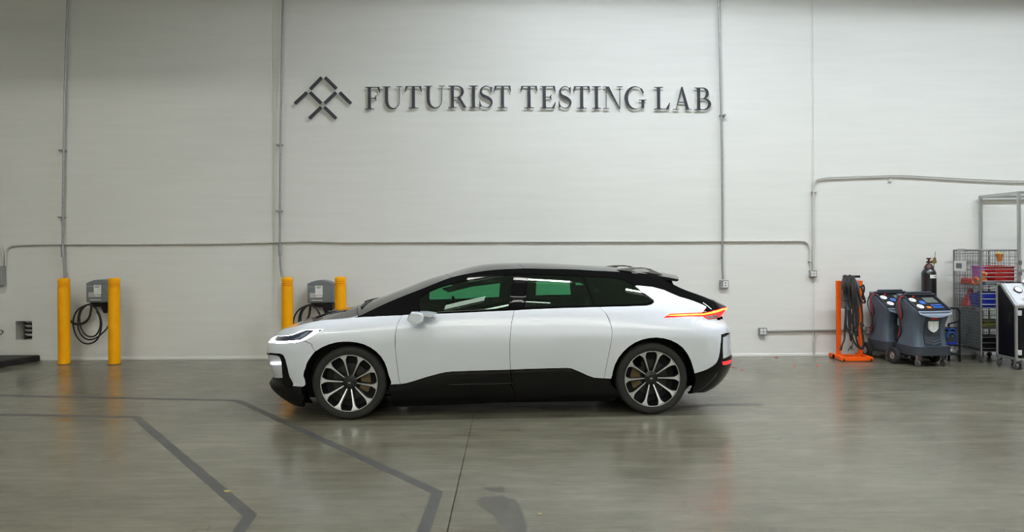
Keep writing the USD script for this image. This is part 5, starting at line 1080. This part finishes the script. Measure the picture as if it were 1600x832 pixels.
# aluminium frame behind the cage
fx = 7.565; fy0, fy1, fz = 11.03, 11.93, 2.565
af = thing('profile_frame', 'tall open frame of aluminium profile at the right edge', 'frame', (fx, fy0, 0))
def prof(a, b, w=.04):
    a, b = np.array(a, float), np.array(b, float); d = b-a; n = np.argmax(np.abs(d)); g = w*.11; o = [i for i in range(3) if i != n]; ms = []
    for s1 in (-1, 1):
        for s2 in (-1, 1):
            lo, hi = np.minimum(a, b), np.maximum(a, b); l, h = lo.copy(), hi.copy()
            for i, s in zip(o, (s1, s2)): l[i] += (g if s > 0 else -w/2); h[i] += (w/2 if s > 0 else -g)
            ms.append(bx(l, h, .002))
    lo, hi = np.minimum(a, b), np.maximum(a, b); l, h = lo.copy(), hi.copy(); l[o] -= w*.32; h[o] += w*.32; ms.append(bx(l, h, 0)); return cat(*ms)
dy = fy1-fy0
for x in (0, 1.1):
    part(af, 'post', prof((x, 0, 0), (x, 0, fz+.02)), 'aluminium'); part(af, 'post', prof((x, dy, 0), (x, dy, fz+.02)), 'aluminium')
    part(af, 'beam', prof((x, .02, fz), (x, dy-.02, fz)), 'aluminium')
for y in (0, dy): part(af, 'beam', prof((.02, y, fz), (1.08, y, fz)), 'aluminium')
part(af, 'beam', prof((.02, 0, 1.40), (1.08, 0, 1.40)), 'aluminium')
for z in (1.52, 1.36): part(af, 'corner_bracket', bx((-.022, -.035, z-.03), (.022, -.02, z+.03), .004), 'box_grey')
solo('spray_bottle', moved(cat(lathe([(0, 0), (.075, 0), (.08, .012), (.05, .05), (.02, .08), (.014, .09), (.014, .22), (0, .22)], 20), cyl((0, 0, .21), (0, 0, .25), .010, 8)), (7.53, 10.80, 1.232)), 'gauge_white', 'small white funnel-shaped bottle on top of the black cabinet', 'bottle')

# black cabinet with silver gauge panel
bx0, by0 = 7.17, 10.53; CW, CD = 1.15, .44; cz0, cz1, czs, sl_y = .135, 1.225, .915, .315
bc = thing('test_cabinet', 'black cabinet in silver frame with gauge panel at the right edge', 'cabinet', (bx0, by0, 0))
prf = [(0, cz0), (CD, cz0), (CD, cz1), (sl_y+.0, cz1), (0, czs)]
part(bc, 'shell', prism(Polygon(prf).buffer(-.012, join_style=2), CW-.03, 'x', .015), 'black_panel', smooth=False)
w_ = .036
def bar(p, q, w=w_): 
    p, q = np.array(p, float), np.array(q, float)
    if (np.abs(q-p) > 1e-6).sum() == 1: return bx(np.minimum(p, q)-np.where(np.abs(q-p) > 1e-6, 0, w/2), np.maximum(p, q)+np.where(np.abs(q-p) > 1e-6, 0, w/2), .004)
    d = (q-p)/np.linalg.norm(q-p); n = np.array([0, -d[2], d[1]])*w/2; x = np.array([w/2, 0, 0]); return hull([e+i*n+j*x for e in (p, q) for i in (-1, 1) for j in (-1, 1)])
h = w_/2
for x in (h, CW-h):
    part(bc, 'frame_bar', bar((x, h, cz0), (x, h, czs)), 'aluminium'); part(bc, 'frame_bar', bar((x, CD-h, cz0), (x, CD-h, cz1)), 'aluminium')
    part(bc, 'frame_bar', bar((x, h, cz0+h), (x, CD-h, cz0+h)), 'aluminium'); part(bc, 'frame_bar', bar((x, h, czs-.005), (x, sl_y+.01, cz1-h)), 'aluminium'); part(bc, 'frame_bar', bar((x, sl_y, cz1-h), (x, CD, cz1-h)), 'aluminium')
for y, z in ((h, cz0+h), (h, czs-h), (CD-h, cz1-h), (CD-h, cz0+h), (sl_y, cz1-h)): part(bc, 'frame_bar', bar((w_, y, z), (CW-w_, y, z)), 'aluminium')
dn = np.array([0, sl_y, cz1-czs]); dn /= np.linalg.norm(dn); nn_ = np.array([0, -dn[2], dn[1]]); Q = lambda x, s, hh: np.array([x, 0, czs]) + dn*s + nn_*hh
SLn = math.hypot(sl_y, cz1-czs)
pnl = part(bc, 'gauge_panel', hull([Q(x, s, q) for x in (.03, CW-.03) for s in (.0, SLn-.01) for q in (-.01, .012)]), 'aluminium_panel')
gx_ = .165
part(pnl, 'gauge_rim', cyl(Q(gx_, .29, .010), Q(gx_, .29, .032), .058, 32), 'print_black'); part(pnl, 'gauge_dial', cyl(Q(gx_, .29, .030), Q(gx_, .29, .0335), .049, 32), 'gauge_white')
part(pnl, 'gauge_rim', cyl(Q(.46, .29, .010), Q(.46, .29, .032), .058, 32), 'print_black'); part(pnl, 'gauge_dial', cyl(Q(.46, .29, .030), Q(.46, .29, .0335), .049, 32), 'gauge_white')
part(pnl, 'knob', cyl(Q(.30, .22, .012), Q(.30, .22, .035), .018, 16), 'black_plastic')
part(pnl, 'printed_plate', hull([Q(x, s, q) for x in (.14, .33) for s in (.085, .135) for q in (.012, .0135)]), 'sticker_grey')
part(pnl, 'panel_lip', hull([Q(x, s, q) for x in (.045, CW-.045) for s in (.008, .035) for q in (.012, .02)]), 'aluminium')
part(bc, 'top_tray', bx((.06, sl_y-.02, cz1), (CW-.05, CD-.005, cz1+.010), .003), 'black_panel')
dr = part(bc, 'door', bx((.045, -.006, cz0+.045), (CW-.045, .012, czs-.045), .003), 'black_panel')
for z in (czs-.10, cz0+.115): part(dr, 'hinge', [bx((.018, -.016, z-.036), (.046, -.002, z+.036), .003), bx((.05, -.016, z-.036), (.078, -.002, z+.036), .003), cyl((.048, -.014, z-.038), (.048, -.014, z+.038), .006, 8)], 'aluminium_panel')
part(bc, 'side_handle', tube(bend([(-.0, .085, .80), (-.035, .085, .80), (-.035, .085, .66), (-.0, .085, .66)], .02), .009, 8), 'black_plastic')
for x in (.035, CW-.035):
    for y in (.03, CD-.04): caster(bc, x, y, .135, .05, fork='aluminium')
